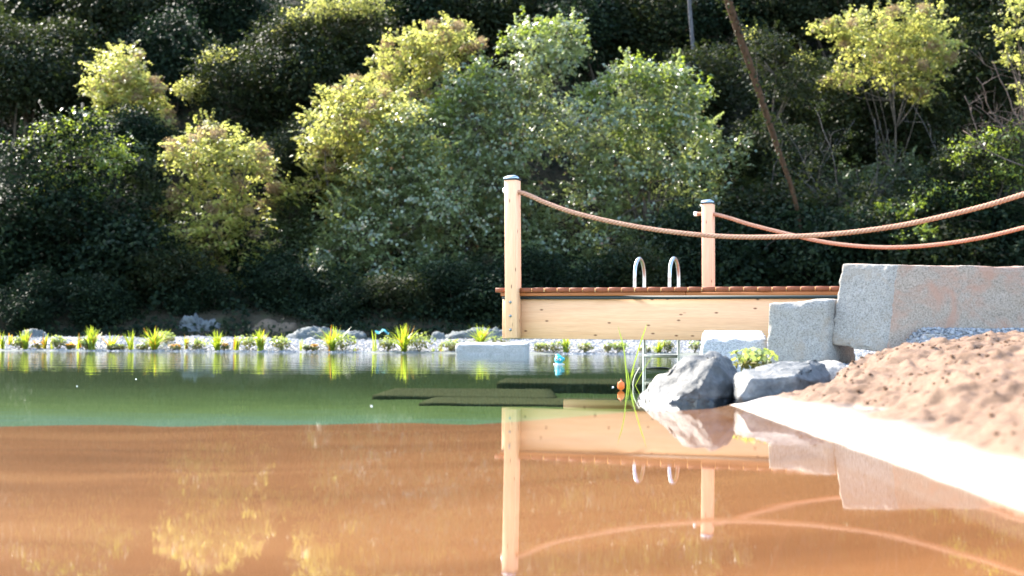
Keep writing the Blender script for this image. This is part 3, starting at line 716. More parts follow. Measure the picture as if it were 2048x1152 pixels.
# ------------------------------------------------------------------ leaves and trees
def leaf_arrays(C, N, S, asp, r):
    n = len(C); N = N / (np.linalg.norm(N, axis=1)[:, None] + 1e-9)
    t = r.normal(0, 1, (n, 3)); t[:, 2] -= .5; t -= N * (t * N).sum(1)[:, None]; t /= np.linalg.norm(t, axis=1)[:, None] + 1e-9
    b = np.cross(N, t); s = S[:, None]
    V = np.stack([C - t * s * .5, C + b * s * asp * .5 - t * s * .06 + N * s * .06, C + t * s * .5 - N * s * .05, C - b * s * asp * .5 - t * s * .06 + N * s * .06], 1)
    return V.reshape(-1, 3), np.arange(4 * n).reshape(-1, 4)
def lobes_leaves(lobes, leaf, dens, r, per=14, spread=.11, asp=.68, up=1.0, fill=.45, nn=.5, outw=.4, sprays=0.0, droop=1.0):
    """lobes: (centre, radius); clumps of leaves on and inside each lobe"""
    Cs, Ns = [], []
    for c, R in lobes:
        area = math.pi * R * R * 1.5; nl = dens * area / (.5 * leaf * leaf * asp); nc = max(4, int(nl / per))
        d = r.normal(0, 1, (nc, 3)); d /= np.linalg.norm(d, axis=1)[:, None]
        rad = R * np.where(r.random(nc) < fill, r.uniform(.35, .9, nc), r.uniform(.85, 1.12, nc)); rad = rad * (1 + .22 * vnoise(d * 2.3 + c * 1.7, 5))
        cc = c + d * rad[:, None] * (1, 1, .92)
        k = np.repeat(np.arange(nc), per); off = r.normal(0, 1, (len(k), 3)) * spread * (1, 1, .55) * r.uniform(.6, 1.2, nc)[k][:, None]
        Cs.append(cc[k] + off); sw = r.normal(0, .35, (nc, 3))[k]; Ns.append(d[k] * outw + sw + np.array((0, 0, up)) + r.normal(0, nn, (len(k), 3)))
    if sprays:
        for c, R in lobes:
            ns = max(3, int(sprays * 26 * R)); d = r.normal(0, 1, (ns, 3)); d[:, 2] = d[:, 2] * .8 + .25; d /= np.linalg.norm(d, axis=1)[:, None]
            m_ = 15; s = np.linspace(0, 1, m_)[None, :, None]; ln = (r.uniform(.16, .58, ns) * min(1, R / .45))[:, None, None]
            g = d + r.normal(0, .35, (ns, 3)) + (0, 0, .25); g /= np.linalg.norm(g, axis=1)[:, None]
            p = c + d[:, None] * (R * r.uniform(.8, 1.05, ns))[:, None, None] + g[:, None] * s * ln - np.array((0, 0, .22)) * (s ** 2) * ln * droop
            sd = np.cross(g, (0.2, .1, 1)); sd /= np.linalg.norm(sd, axis=1)[:, None] + 1e-6
            alt = np.where(np.arange(m_) % 2, 1, -1)[None, :, None]
            p = p + sd[:, None] * alt * leaf * .4 * (1.15 - s) + r.normal(0, .010, (ns, m_, 3))
            Cs.append(p.reshape(-1, 3)); Ns.append((np.array((0, -.15, 1.0)) + sd[:, None] * alt * .4 + np.repeat(r.normal(0, .35, (ns, 1, 3)), m_, 1) + r.normal(0, .25, (ns, m_, 3))).reshape(-1, 3))
    return np.vstack(Cs), np.vstack(Ns)
def branches(mb, base, lobes, r, r0, twig=True):
    top = np.mean([c for c, _ in lobes], 0); H = top - base
    n = 8; s = np.linspace(0, 1, n)[:, None]; wob = r.normal(0, .06, (n, 3)) * np.linalg.norm(H) * .35; wob[0] = 0
    P = base + H * s + wob * s; mb.tube(P, r0 * (1 - .75 * s[:, 0]), 7)
    for c, R in lobes:
        k = r.integers(2, n - 1); a = P[k]; mid = (a + c) / 2 + np.array((0, 0, -.08)) * R + r.normal(0, .07, 3)
        q, _ = catmull([a, mid, c], 7); mb.tube(q, np.linspace(r0 * .42, r0 * .12, 7), 5)
        if twig:
            for _k in range(4):
                e = c + r.normal(0, .55, 3) * R; m2 = (c + e) / 2 + r.normal(0, .05, 3); mb.tube([c, m2, e], [r0 * .13, r0 * .1, r0 * .05], 4, cap=False)
def tree(name, label, cat, Y, lobes_px, mat, leaf=.075, dens=2.6, seed=1, extra=None, shoots=(), trunk=BARK, r0=.055, per=14, spread=.105, group=None, up=1.0, dy=.55, base=None, asp=.68, fill=.45, pink=0, outw=.4, sprays=2.2, droop=1.0):
    dens = dens * .62; r = srnd(seed); k = Y / FPX
    lob = []
    for px, py, rp in lobes_px:
        p = at(px, py, Y + r.uniform(-dy, dy)); lob.append((np.array(p), rp * k))
    cx = np.mean([c[0] for c, _ in lob]) if base is None else at(base, 600, Y).x
    b = np.array([cx, Y + .2, 0.0]); b[2] = float(hillz(np.array([b[0]]), np.array([b[1]]))[0]) - .1
    if Y < 26.6: b[2] = .1
    root = thing(name, Vector(b), label, cat, group)
    mb = MB(); branches(mb, b, lob, r, r0); V = mb.verts() ; mb.V = [V - b]; mb.build('trunk', trunk, root, True)
    C, N = lobes_leaves(lob, leaf, dens, r, per, spread, asp, up, fill, .5, outw, sprays, droop)
    S = r.uniform(.55, 1.45, len(C)) * leaf
    shC, shN = [], []
    for px, py, ln in shoots:
        t = np.array(at(px, py, Y)); h = ln * k; m_ = 26; s = r.random(m_); th = np.arange(m_) * 2.4; rr = .035 + .06 * (1 - s)
        q = t - np.array((0, 0, h)) * (1 - s)[:, None] + np.stack([np.cos(th) * rr, np.sin(th) * rr, 0 * th], 1)
        shC.append(q); shN.append(np.stack([np.cos(th) * .6, np.sin(th) * .6, .7 + 0 * th], 1))
    V, F = leaf_arrays(C - b, N, S, asp, r); me = mesh_np('crown', V, F); me.materials.append(mat); link('crown', me, root)
    if shC:
        q = np.vstack(shC); V, F = leaf_arrays(q - b, np.vstack(shN), leaf * 1.3 * r.uniform(.7, 1.2, len(q)), .85, r)
        me = mesh_np('shoots', V, F); me.materials.append(L_LIME); tag(link('shoots', me, root), kind='stuff')
    if extra:
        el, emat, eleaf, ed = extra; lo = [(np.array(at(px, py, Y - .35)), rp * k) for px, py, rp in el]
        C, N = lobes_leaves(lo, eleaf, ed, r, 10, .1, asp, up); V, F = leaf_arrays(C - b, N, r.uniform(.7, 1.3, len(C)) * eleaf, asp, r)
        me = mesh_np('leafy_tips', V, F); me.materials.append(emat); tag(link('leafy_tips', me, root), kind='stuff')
    if pink:
        cs = []
        for c, R in lob:
            for _k in range(pink):
                d = r.normal(0, 1, 3); d[2] = abs(d[2]) * .6; d /= np.linalg.norm(d); cs.append((c + d * R * 1.02, .10 + .05 * r.random()))
        C, N = lobes_leaves(cs, .036, 2.2, r, 8, .05, .6, .4); V, F = leaf_arrays(C - b, N, r.uniform(.7, 1.3, len(C)) * .036, .7, r)
        me = mesh_np('seed_clusters', V, F); me.materials.append(L_PINK); link('seed_clusters', me, root)
    return root

tree('yellow_tree', 'bright yellow-green tree with domed crown on the slope above the left shore', 'tree', 32.6,
     [(243, 128, 38), (215, 160, 36), (268, 165, 42), (188, 178, 20), (232, 205, 40), (295, 190, 30), (308, 228, 28), (322, 255, 22), (262, 235, 26)], L_YEL, seed=101, pink=2, dens=2.6)
tree('broad_tree', 'dark green rounded tree with pale yellow tips behind the pinkish tree', 'tree', 33.6,
     [(430, 140, 40), (480, 150, 50), (520, 200, 58), (450, 225, 62), (550, 245, 50), (410, 190, 36), (500, 270, 62), (570, 290, 40)], L_OLI, .075, 2.6, 102, extra=([(420, 112, 16), (392, 178, 26), (362, 176, 14), (450, 105, 12)], L_YEL, .06, 2.2))
tree('lime_bush', 'leafy lime-green bush with glinting leaves at the left edge of the picture', 'bush', 29.6,
     [(110, 268, 38), (172, 262, 40), (60, 300, 46), (140, 320, 62), (210, 312, 44), (30, 350, 50), (100, 385, 66), (185, 380, 56), (250, 330, 28), (20, 420, 60)], L_DARK, .07, 1.9, 103, extra=([(110, 262, 36), (172, 256, 40), (65, 290, 36), (140, 315, 56), (210, 306, 44), (235, 320, 30), (90, 380, 50), (185, 375, 46), (250, 325, 26)], L_LIME, .066, .62), shoots=((120, 232, 30), (175, 228, 26), (80, 262, 26), (245, 290, 30)), fill=.6)  # sunlit leaves put into the colour: sparse lime over a dark crown
tree('pinkish_tree', 'slender yellow tree with pinkish seed heads left of the big yellow tree', 'tree', 29.7,
     [(410, 277, 33), (450, 285, 38), (380, 310, 38), (500, 315, 38), (430, 340, 50), (350, 330, 26), (520, 345, 28), (450, 395, 46), (385, 400, 36), (330, 432, 24), (430, 460, 44), (480, 440, 36), (400, 515, 38), (450, 545, 42), (380, 470, 34), (500, 500, 34), (410, 580, 36), (360, 540, 30), (480, 585, 36)], L_YEL, .076, 1.9, 104, pink=2, fill=.35)
tree('yellow_tree', 'big yellow tree with a low drooping branch, left of the grey-green trees', 'tree', 30.8,
     [(670, 203, 34), (720, 193, 38), (650, 260, 42), (720, 260, 52), (780, 230, 44), (622, 300, 24), (680, 320, 52), (760, 310, 52), (640, 360, 40), (572, 388, 26), (545, 415, 17), (700, 390, 46)], L_YEL, .076, 2.6, 105, pink=2)
tree('yellow_tree', 'yellow and pinkish treetop rising behind the middle of the grey-green trees', 'tree', 32.2,
     [(760, 130, 22), (800, 100, 30), (850, 85, 38), (900, 75, 34), (930, 62, 18), (830, 140, 42), (880, 130, 38), (770, 160, 28), (950, 100, 18), (820, 195, 40)], L_YEL, .076, 2.3, 106, pink=2)
tree('grey_green_tree', 'dense grey-green tree with white glints, widest part right of the yellow tree', 'tree', 30.3,
     [(830, 250, 52), (790, 310, 58), (850, 330, 58), (740, 360, 56), (800, 400, 62), (880, 400, 58), (690, 430, 46), (650, 470, 38), (740, 460, 56), (820, 480, 60), (680, 520, 42), (740, 540, 50), (820, 560, 50), (640, 505, 26), (870, 500, 50), (770, 590, 44), (700, 585, 36), (890, 570, 44)], L_SIL, .066, 2.5, 107, extra=([(820, 225, 36), (770, 290, 36), (870, 300, 30), (720, 350, 30), (660, 440, 22)], L_YEL, .066, .8), asp=.82, up=.9, outw=.9)  # sunlit tips put into the colour as sparse yellow leaves
tree('grey_green_tree', 'tallest grey-green tree with upright leafy top, just above the taller pier post', 'tree', 31.2,
     [(1090, 72, 38), (1045, 68, 22), (1140, 62, 28), (1152, 95, 24), (1070, 120, 46), (1130, 120, 34), (1012, 98, 12), (962, 142, 26), (930, 180, 42), (900, 212, 42), (1000, 190, 50), (1060, 200, 58), (950, 260, 60), (1030, 290, 64), (1100, 260, 55), (920, 330, 60), (1000, 380, 66), (940, 430, 60), (1050, 430, 60), (960, 500, 56), (1040, 510, 56), (930, 560, 46), (1010, 570, 50), (1090, 560, 46), (1100, 480, 50)], L_SIL, .066, 2.5, 108, extra=([(1090, 60, 26), (1140, 55, 20), (930, 165, 30), (965, 130, 18), (1045, 60, 16), (900, 200, 26), (880, 240, 30), (1000, 180, 26), (1110, 110, 22)], L_LIME, .07, 1.0),  # sunlit tips put into the colour as lime leaves
     shoots=((1045, 12, 40), (1012, 72, 30), (965, 88, 60), (1160, 25, 40), (1110, 34, 30), (1000, 60, 50), (1075, 30, 30), (945, 110, 50), (1175, 70, 40)), asp=.82, up=.9, outw=.9)
tree('hazel_bush', 'broad lime and grey-green hazel with pointed shoots above the bathing ladder', 'bush', 30.6,
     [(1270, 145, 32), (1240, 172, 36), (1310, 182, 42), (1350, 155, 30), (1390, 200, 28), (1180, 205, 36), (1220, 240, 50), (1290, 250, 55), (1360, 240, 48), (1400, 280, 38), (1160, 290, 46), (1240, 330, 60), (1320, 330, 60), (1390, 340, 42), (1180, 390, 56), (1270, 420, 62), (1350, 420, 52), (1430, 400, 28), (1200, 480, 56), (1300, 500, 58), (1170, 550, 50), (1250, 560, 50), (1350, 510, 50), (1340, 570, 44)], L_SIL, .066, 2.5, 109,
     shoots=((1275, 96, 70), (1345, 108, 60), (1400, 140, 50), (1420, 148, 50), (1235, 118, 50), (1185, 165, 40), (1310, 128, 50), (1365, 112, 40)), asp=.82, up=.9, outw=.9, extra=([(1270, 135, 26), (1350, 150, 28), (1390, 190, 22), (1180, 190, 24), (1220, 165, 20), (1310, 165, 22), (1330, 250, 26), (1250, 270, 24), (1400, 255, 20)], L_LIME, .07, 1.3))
tree('slim_bush', 'slim grey-green bush at the right flank of the broad hazel', 'bush', 30.8,
     [(1430, 290, 24), (1460, 332, 28), (1452, 390, 32), (1482, 290, 18), (1440, 450, 34), (1480, 430, 26)], L_SIL, .066, 2.5, 110, asp=.8)
tree('yellow_tree', 'flat-topped golden tree with thin grey stems high on the right slope', 'tree', 32.0,
     [(1645, 58, 18), (1690, 58, 30), (1750, 52, 38), (1810, 48, 36), (1862, 48, 34), (1892, 90, 22), (1840, 95, 42), (1780, 100, 46), (1720, 90, 34), (1892, 125, 16), (1850, 145, 32), (1790, 150, 38), (1690, 155, 24), (1662, 168, 16), (1740, 130, 28), (1835, 190, 26)], L_YEL, .076, 2.2, 111, pink=1, r0=.035, base=1800)
tree('olive_tree', 'dull olive tree beside the leaning trunk, left of the golden tree', 'tree', 31.8,
     [(1510, 78, 24), (1550, 88, 34), (1530, 122, 34), (1610, 125, 26), (1580, 170, 38), (1500, 112, 15)], L_OLI, .062, 2.4, 112, extra=([(1505, 70, 12), (1610, 118, 16)], L_YEL, .05, 1.4))
tree('yellow_tree', 'yellow-leaved tree with bare twigs cut by the right edge of the picture', 'tree', 28.9,
     [(2032, 20, 24), (2048, 62, 24), (2003, 75, 15), (2022, 120, 18), (2062, 120, 24), (2035, 178, 13), (2075, 200, 24)], L_YEL, .076, 1.7, 113, base=2075)
tree('lime_bush', 'loose lime-green bush under the bare twigs at the right edge', 'bush', 28.9,
     [(1980, 292, 36), (2030, 284, 36), (1920, 312, 36), (1880, 332, 30), (2000, 350, 50), (1940, 380, 46), (2050, 360, 34), (1850, 392, 30), (2020, 430, 50), (1900, 450, 50)], L_OLI, .06, 1.7, 114, fill=.7, extra=([(1980, 285, 34), (2030, 275, 36), (1920, 305, 34), (2000, 340, 46), (1860, 385, 30), (2050, 350, 34), (1940, 390, 40)], L_LIME, .062, .6))
tree('lime_sprig', 'small yellow-green sprig glowing just above the crossing ropes', 'bush', 27.9, [(1778, 432, 18), (1768, 412, 10), (1830, 408, 13), (1815, 440, 14), (1850, 470, 18), (1800, 485, 14)], L_LIME, .06, 1.2, 115, r0=.02)
tree('olive_tree', 'yellowish olive treetop at the upper edge left of centre', 'tree', 34.8,
     [(582, 52, 28), (630, 28, 38), (690, 20, 46), (750, 20, 42), (660, 75, 46), (600, 92, 34), (720, 90, 42)], L_OLI, .07, 2.4, 116, extra=([(590, 38, 20), (640, 14, 28), (700, 6, 32), (560, 60, 10), (750, 10, 24)], L_YEL, .06, 1.6))

FILL = [('shaded green bush filling the gap between the left lime bush and the pinkish tree', 30.4, [(285, 330, 40), (300, 400, 46), (275, 460, 50), (320, 500, 50), (290, 560, 50), (250, 520, 46)]),
        ('shaded green bush filling the gap between the pinkish tree and the big yellow tree', 30.6, [(580, 430, 40), (560, 480, 46), (600, 510, 50), (575, 560, 50), (530, 540, 44), (610, 580, 40)]),
        ('mid-green bush low under the big yellow tree, beside the beige sand heap', 29.4, [(620, 560, 40), (660, 590, 40), (600, 600, 36), (560, 600, 36), (690, 600, 34)]),
        ('mid-green bush between the hazel and the leaning trunk', 30.6, [(1450, 480, 40), (1500, 440, 44), (1520, 500, 48), (1470, 540, 46), (1540, 400, 40)]),
        ('green bush at the foot of the golden tree stems', 30.8, [(1700, 360, 40), (1760, 370, 44), (1810, 350, 40), (1730, 410, 44), (1660, 400, 38), (1790, 420, 42)]),
        ('mid-green bush on the shaded slope left of the taller pier post', 29.6, [(930, 560, 40), (880, 590, 40), (970, 590, 42), (850, 560, 34)])]
for i, (lab, Y, lobs) in enumerate(FILL):
    tree('green_bush', lab, 'bush', Y, lobs, L_MID, .065, 2.5, 180 + i, r0=.03, group='green bushes filling the slope')
# bare twigs
def twiggy(name, label, Y, base_px, tips, seed, mat, r0=.035, forks=4, group=None):
    r = srnd(seed); b = at(base_px[0], base_px[1], Y); root = thing(name, b, label, 'bush', group); mb = MB(); bb = np.array(b)
    for px, py in tips:
        e = np.array(at(px, py, Y + r.uniform(-.6, .6))); a = np.zeros(3); d = e - bb
        mid = d * .5 + r.normal(0, .17, 3) * np.linalg.norm(d); q, _ = catmull([a, mid, d], 12); q = q + np.cumsum(r.normal(0, .022, q.shape), 0)
        mb.tube(q, np.linspace(r0 * .6, r0 * .2, 12), 5)
        for _k in range(forks):
            s = q[r.integers(4, 11)]; dd = r.normal(0, 1, 3); dd[2] = abs(dd[2]) * .7; L = r.uniform(.2, .55); e2 = s + dd / np.linalg.norm(dd) * L; m2 = (s + e2) / 2 + r.normal(0, .06, 3)
            mb.tube(catmull([s, m2, e2], 6)[0], np.linspace(r0 * .25, r0 * .08, 6), 4, cap=False)
            for _j in range(2):
                e3 = e2 + r.normal(0, .16, 3); mb.tube([m2, (m2 + e3) / 2 + r.normal(0, .03, 3), e3], [r0 * .12, r0 * .1, r0 * .05], 4, cap=False)
    mb.build('branches', mat, root, True); return root
BARK_TWIG = bark('bark_twig', (.05, .036, .03), (.13, .095, .08))
t = twiggy('bare_bush', 'leafless reddish twigs hanging in from the right edge of the picture', 28.6, (2090, 330), [(1940, 185), (1955, 150), (1990, 120), (1925, 265), (1985, 215), (2010, 160), (1975, 240), (2030, 130), (1960, 200)], 121, BARK_TWIG)
t = twiggy('bare_bush', 'grey leafless thicket below the flat-topped golden tree', 29.6, (1690, 500), [(1560, 235), (1620, 220), (1700, 230), (1650, 290), (1740, 250), (1590, 330), (1800, 300), (1560, 280), (1720, 330), (1640, 380), (1770, 260), (1830, 220), (1815, 330)], 122, bark('bark_grey', (.022, .02, .019), (.06, .056, .052)), .026, 6)
r = srnd(123); bb = np.array(t.location)
lo = [(np.array(at(px, py, 29.3)) - bb, rp * 29.3 / FPX) for px, py, rp in ((1640, 215, 14), (1600, 262, 14), (1680, 300, 12), (1622, 330, 16), (1700, 270, 13), (1660, 390, 18), (1732, 380, 18), (1780, 300, 20), (1600, 400, 20), (1700, 430, 25))]
C, N = lobes_leaves(lo, .055, 1.0, r, 8, .08); V, F = leaf_arrays(C, N, r.uniform(.7, 1.3, len(C)) * .055, .7, r); me = mesh_np('leaves', V, F); me.materials.append(L_OLI); link('leaves', me, t)

# leaning reddish trunk and a pale trunk
def stem(name, label, pts, rad, mat, ivy=0, seed=0):
    P = [np.array(at(*p)) for p in pts]; q, _ = catmull(P, 24); r = srnd(seed); root = thing(name, Vector(P[0]), label, 'tree')
    mb = MB(); mb.tube(q - P[0], np.interp(np.linspace(0, 1, 24), np.linspace(0, 1, len(rad)), rad), 9); mb.build('trunk', mat, root, True)
    if ivy:
        k = r.integers(4, 24, ivy); C = q[k] - P[0] + r.normal(0, .10, (ivy, 3)); V, F = leaf_arrays(C, r.normal(0, .6, (ivy, 3)) + (0, -.4, .5), r.uniform(.05, .09, ivy), .8, r)
        me = mesh_np('ivy', V, F); me.materials.append(L_OLI); link('ivy', me, root)
    return root
stem('leaning_trunk', 'reddish bare trunk leaning left across the dark slope above the shorter post', [(1612, 520, 28.6), (1590, 400, 28.3), (1550, 280, 28), (1510, 160, 27.7), (1462, 20, 27.4), (1420, -120, 27.2)], [.025, .045, .058, .07, .078, .08], BARK_RED, 700, 131)
stem('pale_trunk', 'straight pale grey trunk standing alone at the top edge on the dark slope', [(1392, 190, 34.5), (1388, 115, 34.5), (1382, 50, 34.5), (1376, -60, 34.5), (1372, -200, 34.5)], [.045, .047, .048, .045, .04], BARK_PALE, 0, 132)

# dark trees of the upper slope: built once per shape, then copied with their parts
def proto_tree(seed, mat, leaf, dens, nl, R, H, r0):
    r = srnd(seed); root = thing('dark_tree', (0, 0, 0), '', 'tree'); lob = []
    for _k in range(nl):
        d = r.normal(0, 1, 3); d /= np.linalg.norm(d); lob.append((np.array((0, 0, H)) + d * R * r.uniform(.35, .75) * (1, 1, .9), R * r.uniform(.32, .5)))
    mb = MB(); branches(mb, np.zeros(3), lob, r, r0, False); mb.build('trunk', BARK, root, True)
    C, N = lobes_leaves(lob, leaf, dens, r, 12, .2, .7, .7, sprays=.6); V, F = leaf_arrays(C, N, r.uniform(.7, 1.3, len(C)) * leaf, .7, r)
    me = mesh_np('crown', V, F); me.materials.append(mat); link('crown', me, root); return root
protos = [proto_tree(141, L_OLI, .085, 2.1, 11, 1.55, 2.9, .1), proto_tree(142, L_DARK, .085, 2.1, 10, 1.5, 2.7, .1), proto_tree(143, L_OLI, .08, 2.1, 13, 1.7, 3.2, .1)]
dark = [  # px, py of crown, Y, scale, label
    (-40, 60, 37, 1.1, 'olive tree at the very top left corner of the slope'),
    (95, 30, 38.5, 1.1, 'dark tree on the top edge, second from the left corner'),
    (210, 45, 38, 1.05, 'dark olive tree high above the domed yellow tree'),
    (330, 30, 39, 1.1, 'dark tree on the top edge above the dark rounded tree'),
    (450, 40, 38, 1.05, 'dark tree touching the top edge left of the yellowish olive treetop'),
    (40, 170, 34.8, 1.1, 'reddish olive tree in shade left of the domed yellow tree'),
    (130, 150, 36, 1.1, 'shaded olive tree between the domed yellow tree and the left edge'),
    (350, 120, 36, 1.0, 'shaded tree in the gap between the domed yellow tree and the dark rounded tree'),
    (620, 170, 35.2, 1.1, 'dark tree in the deep gap left of the big yellow tree'),
    (700, 130, 36, 1.05, 'dark tree under the yellowish olive treetop'),
    (840, 20, 37.5, 1.1, 'dark tree above the yellow and pinkish treetop'),
    (960, 40, 38, 1.1, 'dark tree at the top edge left of the tallest grey-green tree'),
    (1080, -10, 39, 1.1, 'dark tree directly above the tallest grey-green tree'),
    (1210, 50, 36.5, 1.1, 'dark blue-green tree at the top edge left of the pale trunk'),
    (1290, 60, 37.5, 1.1, 'dark tree behind the pointed hazel shoots'),
    (1400, 190, 33.6, .9, 'dark bushy tree behind the right flank of the hazel'),
    (1440, 40, 37, 1.1, 'dark tree between the pale trunk and the leaning trunk'),
    (1560, 10, 38, 1.1, 'dark tree at the top edge right of the leaning trunk'),
    (1680, 10, 37, 1.0, 'dark tree at the top edge above the golden tree'),
    (1800, 0, 37.5, 1.1, 'dark tree behind the golden tree, second along the top edge from its left'),
    (1960, 30, 36, 1.2, 'black-green tree in the gap right of the golden tree'),
    (1940, 150, 34.5, 1.1, 'black-green tree behind the bare reddish twigs'),
    (2090, 60, 36, 1.2, 'dark tree cut by the top right corner'),
    (1640, 230, 33.4, .95, 'dark tree behind the grey leafless thicket'),
    (1800, 260, 33.8, 1.0, 'dark tree behind the thin stems of the golden tree'),
    (270, 300, 32.0, .75, 'dark green bush below the domed yellow tree'),
    (600, 330, 31.8, .7, 'blue-green bush in the shaded notch left of the big yellow tree'),
    (1540, 330, 31.5, .8, 'blue-green bush behind the foot of the leaning trunk'),
]
hts = (2.9, 2.7, 3.2)
for i, (px, py, Y, s, lab) in enumerate(dark):
    j = i % 3; o = protos[j] if i < 3 else copy_tree(protos[j])
    p = at(px, py, Y); o.location = (p.x, p.y, p.z - hts[j] * s); o.scale = (s, s, s); o.rotation_euler = (0, 0, i * 1.9)
    tag(o, lab, 'tree', 'dark trees on the upper slope')
# dark shrubs along the foot of the slope
def proto_shrub(seed, mat, leaf):
    r = srnd(seed); root = thing('dark_shrub', (0, 0, 0), '', 'bush'); lob = []
    for _k in range(9): lob.append((np.array((r.uniform(-.75, .75), r.uniform(-.5, .5), r.uniform(.25, 1.15))), r.uniform(.3, .5)))
    mb = MB(); branches(mb, np.zeros(3), lob, r, .035, False); mb.build('stems', BARK, root, True)
    C, N = lobes_leaves(lob, leaf, 2.0, r, 10, .13, .6, .8, sprays=1.2, droop=2.0); V, F = leaf_arrays(C, N, r.uniform(.7, 1.35, len(C)) * leaf, .6, r)
    me = mesh_np('crown', V, F); me.materials.append(mat); link('crown', me, root); return root
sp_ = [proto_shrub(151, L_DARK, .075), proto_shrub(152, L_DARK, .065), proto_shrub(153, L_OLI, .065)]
shr = [  # px of base, py of base, Y, scale
    (20, 560, 29.2, 1.5, 'black-green shrub at the left edge under the lime bush'),
    (130, 555, 29.4, 1.5, 'black-green shrub under the middle of the left lime bush'),
    (240, 560, 29.3, 1.5, 'black-green shrub between the left lime bush and the pinkish tree'),
    (320, 612, 28.6, .9, 'dark shrub at the left foot of the pinkish tree'),
    (420, 632, 28.4, .75, 'dark shrub above the pale rubble pile'),
    (560, 600, 28.9, .95, 'dark shrub between the pinkish tree and the grey-green tree'),
    (590, 628, 28.4, .8, 'low shrub just behind the beige sand heap'),
    (700, 640, 28.2, .7, 'low dark shrub under the leftmost grey-green tree'),
    (800, 640, 28.3, .75, 'dark shrub under the lowest boughs of the dense grey-green tree'),
    (900, 630, 28.3, .9, 'dark shrub with drooping sprays left of the pier end'),
    (985, 625, 28.2, 1.0, 'blue-green shrub directly left of the taller pier post'),
    (1090, 620, 28.4, 1.0, 'dark shrub right behind the taller pier post'),
    (1200, 620, 28.4, 1.0, 'dark shrub left of the ladder handrails'),
    (1310, 620, 28.4, 1.05, 'dark shrub behind the ladder handrails'),
    (1400, 580, 28.9, 1.35, 'dark shrub behind the shorter pier post'),
    (1500, 580, 28.8, 1.4, 'dark shrub right of the shorter pier post'),
    (1610, 580, 28.6, 1.4, 'dark shrub left of the long granite block'),
    (1730, 575, 28.4, 1.3, 'dark shrub above the left end of the long granite block'),
    (1850, 575, 28.4, 1.4, 'dark shrub above the middle of the long granite block'),
    (1970, 575, 28.6, 1.5, 'dark shrub above the right part of the long granite block'),
    (2080, 560, 28.8, 1.5, 'dark shrub at the right edge above the long granite block'),
    (60, 640, 27.6, .8, 'low scrubby bush behind the leftmost shore plants'),
    (200, 640, 27.6, .8, 'low scrubby bush behind the gravel, left of the rubble pile'),
    (1530, 470, 30.2, 1.3, 'dark shrub under the leaning trunk'),
    (1890, 480, 29.6, 1.3, 'dark shrub under the loose lime bush at right'),
    (490, 540, 30.2, .9, 'shaded shrub right of the pinkish tree stem'),
]
for i, (px, py, Y, s, lab) in enumerate(shr):
    j = (0, 1, 0, 2, 1)[i % 5]; o = sp_[j] if i in (0, 1, 3) else copy_tree(sp_[j])
    p = at(px, py, Y); z = p.z - .15; o.location = (p.x, p.y, z); o.scale = (s, s, s * .95); o.rotation_euler = (0, 0, i * 2.3)
    tag(o, lab, 'bush', 'dark shrubs at the foot of the slope')
# leafy ground cover on the slope (nobody could count it)
r = srnd(161); n = 90000; y = 26.6 + 16 * r.random(n) ** 1.25; x = r.uniform(-1, 1, n) * (y * .42)
px_ = 1024 + x / y * FPX; keep = ~((y < 27.9) & (y > 26.9) & (((px_ > 358) & (px_ < 444)) | ((px_ > 500) & (px_ < 600)))); x, y = x[keep], y[keep]; n = len(x)
mound = np.abs(fbm(P2(x, y, .9), 162, 3)) * .75
C = np.stack([x, y, hillz(x, y) + mound * r.random(n) ** .6 * sstep(26.4, 27.6, y) + .03], 1)
V, F = leaf_arrays(C, r.normal(0, .5, (n, 3)) + (0, -.3, .8), r.uniform(.05, .13, n), .6, r)
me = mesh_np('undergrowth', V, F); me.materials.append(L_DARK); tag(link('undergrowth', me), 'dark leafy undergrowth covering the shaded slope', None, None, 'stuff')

# ------------------------------------------------------------------ rubble, heaps and small stones on the far bank
RUB = granite('rubble_pale', (.075, .085, .085)); HEAP = plain('beige_sand', (.085, .066, .047), .95, .05)
def heap(name, prof, Y, depth, mat, label, cat, seed, amp, zb=.02):
    o = boulder(name, prof, Y, depth, zb, label, seed, amp, mat); o['category'] = cat; del o['group']; return o
heap('rubble_pile', [(355, 664), (366, 652), (373, 638), (383, 627), (390, 629), (396, 641), (408, 647), (424, 642), (434, 650), (446, 664)], 27.5, .7, RUB, 'bluish white rubble pile behind the shore plants under the pinkish tree', 'rubble', 31, .10, .28)
heap('sand_heap', [(494, 666), (512, 652), (525, 642), (535, 638), (548, 641), (555, 648), (570, 646), (590, 648), (602, 666)], 27.5, .8, HEAP, 'beige sand heap with two humps behind the far gravel bank', 'sand heap', 33, .02, .28)
heap('stone', [(40, 690), (52, 664), (66, 660), (82, 664), (95, 673), (104, 690)], 25.9, .5, RUB, 'grey shaded rock behind the upright sedge at far left', 'rock', 34, .05)
heap('rubble_pile', [(570, 682), (600, 664), (630, 659), (660, 662), (690, 668), (725, 668), (745, 682)], 25.8, .6, RUB, 'low grey rubble ridge right of the beige sand heap', 'rubble', 35, .09)
heap('stone', [(860, 684), (866, 666), (876, 662), (888, 667), (894, 684)], 25.8, .3, RUB, 'round pale stone left of the tuft near the pier', 'rock', 36, .01)
heap('rubble_pile', [(880, 684), (910, 668), (950, 662), (1000, 658), (1060, 664), (1100, 684)], 26.0, .6, RUB, 'low grey rubble ridge behind the end of the pier', 'rubble', 37, .09)
heap('stone', [(386, 682), (391, 671), (399, 670), (406, 682)], 25.4, .2, RUB, 'small pale round stone below the bluish rubble pile', 'rock', 38, .005)
r = srnd(171); n = 1500; x = r.uniform(-9.5, 9, n); y = r.uniform(24.9, 26.6, n)
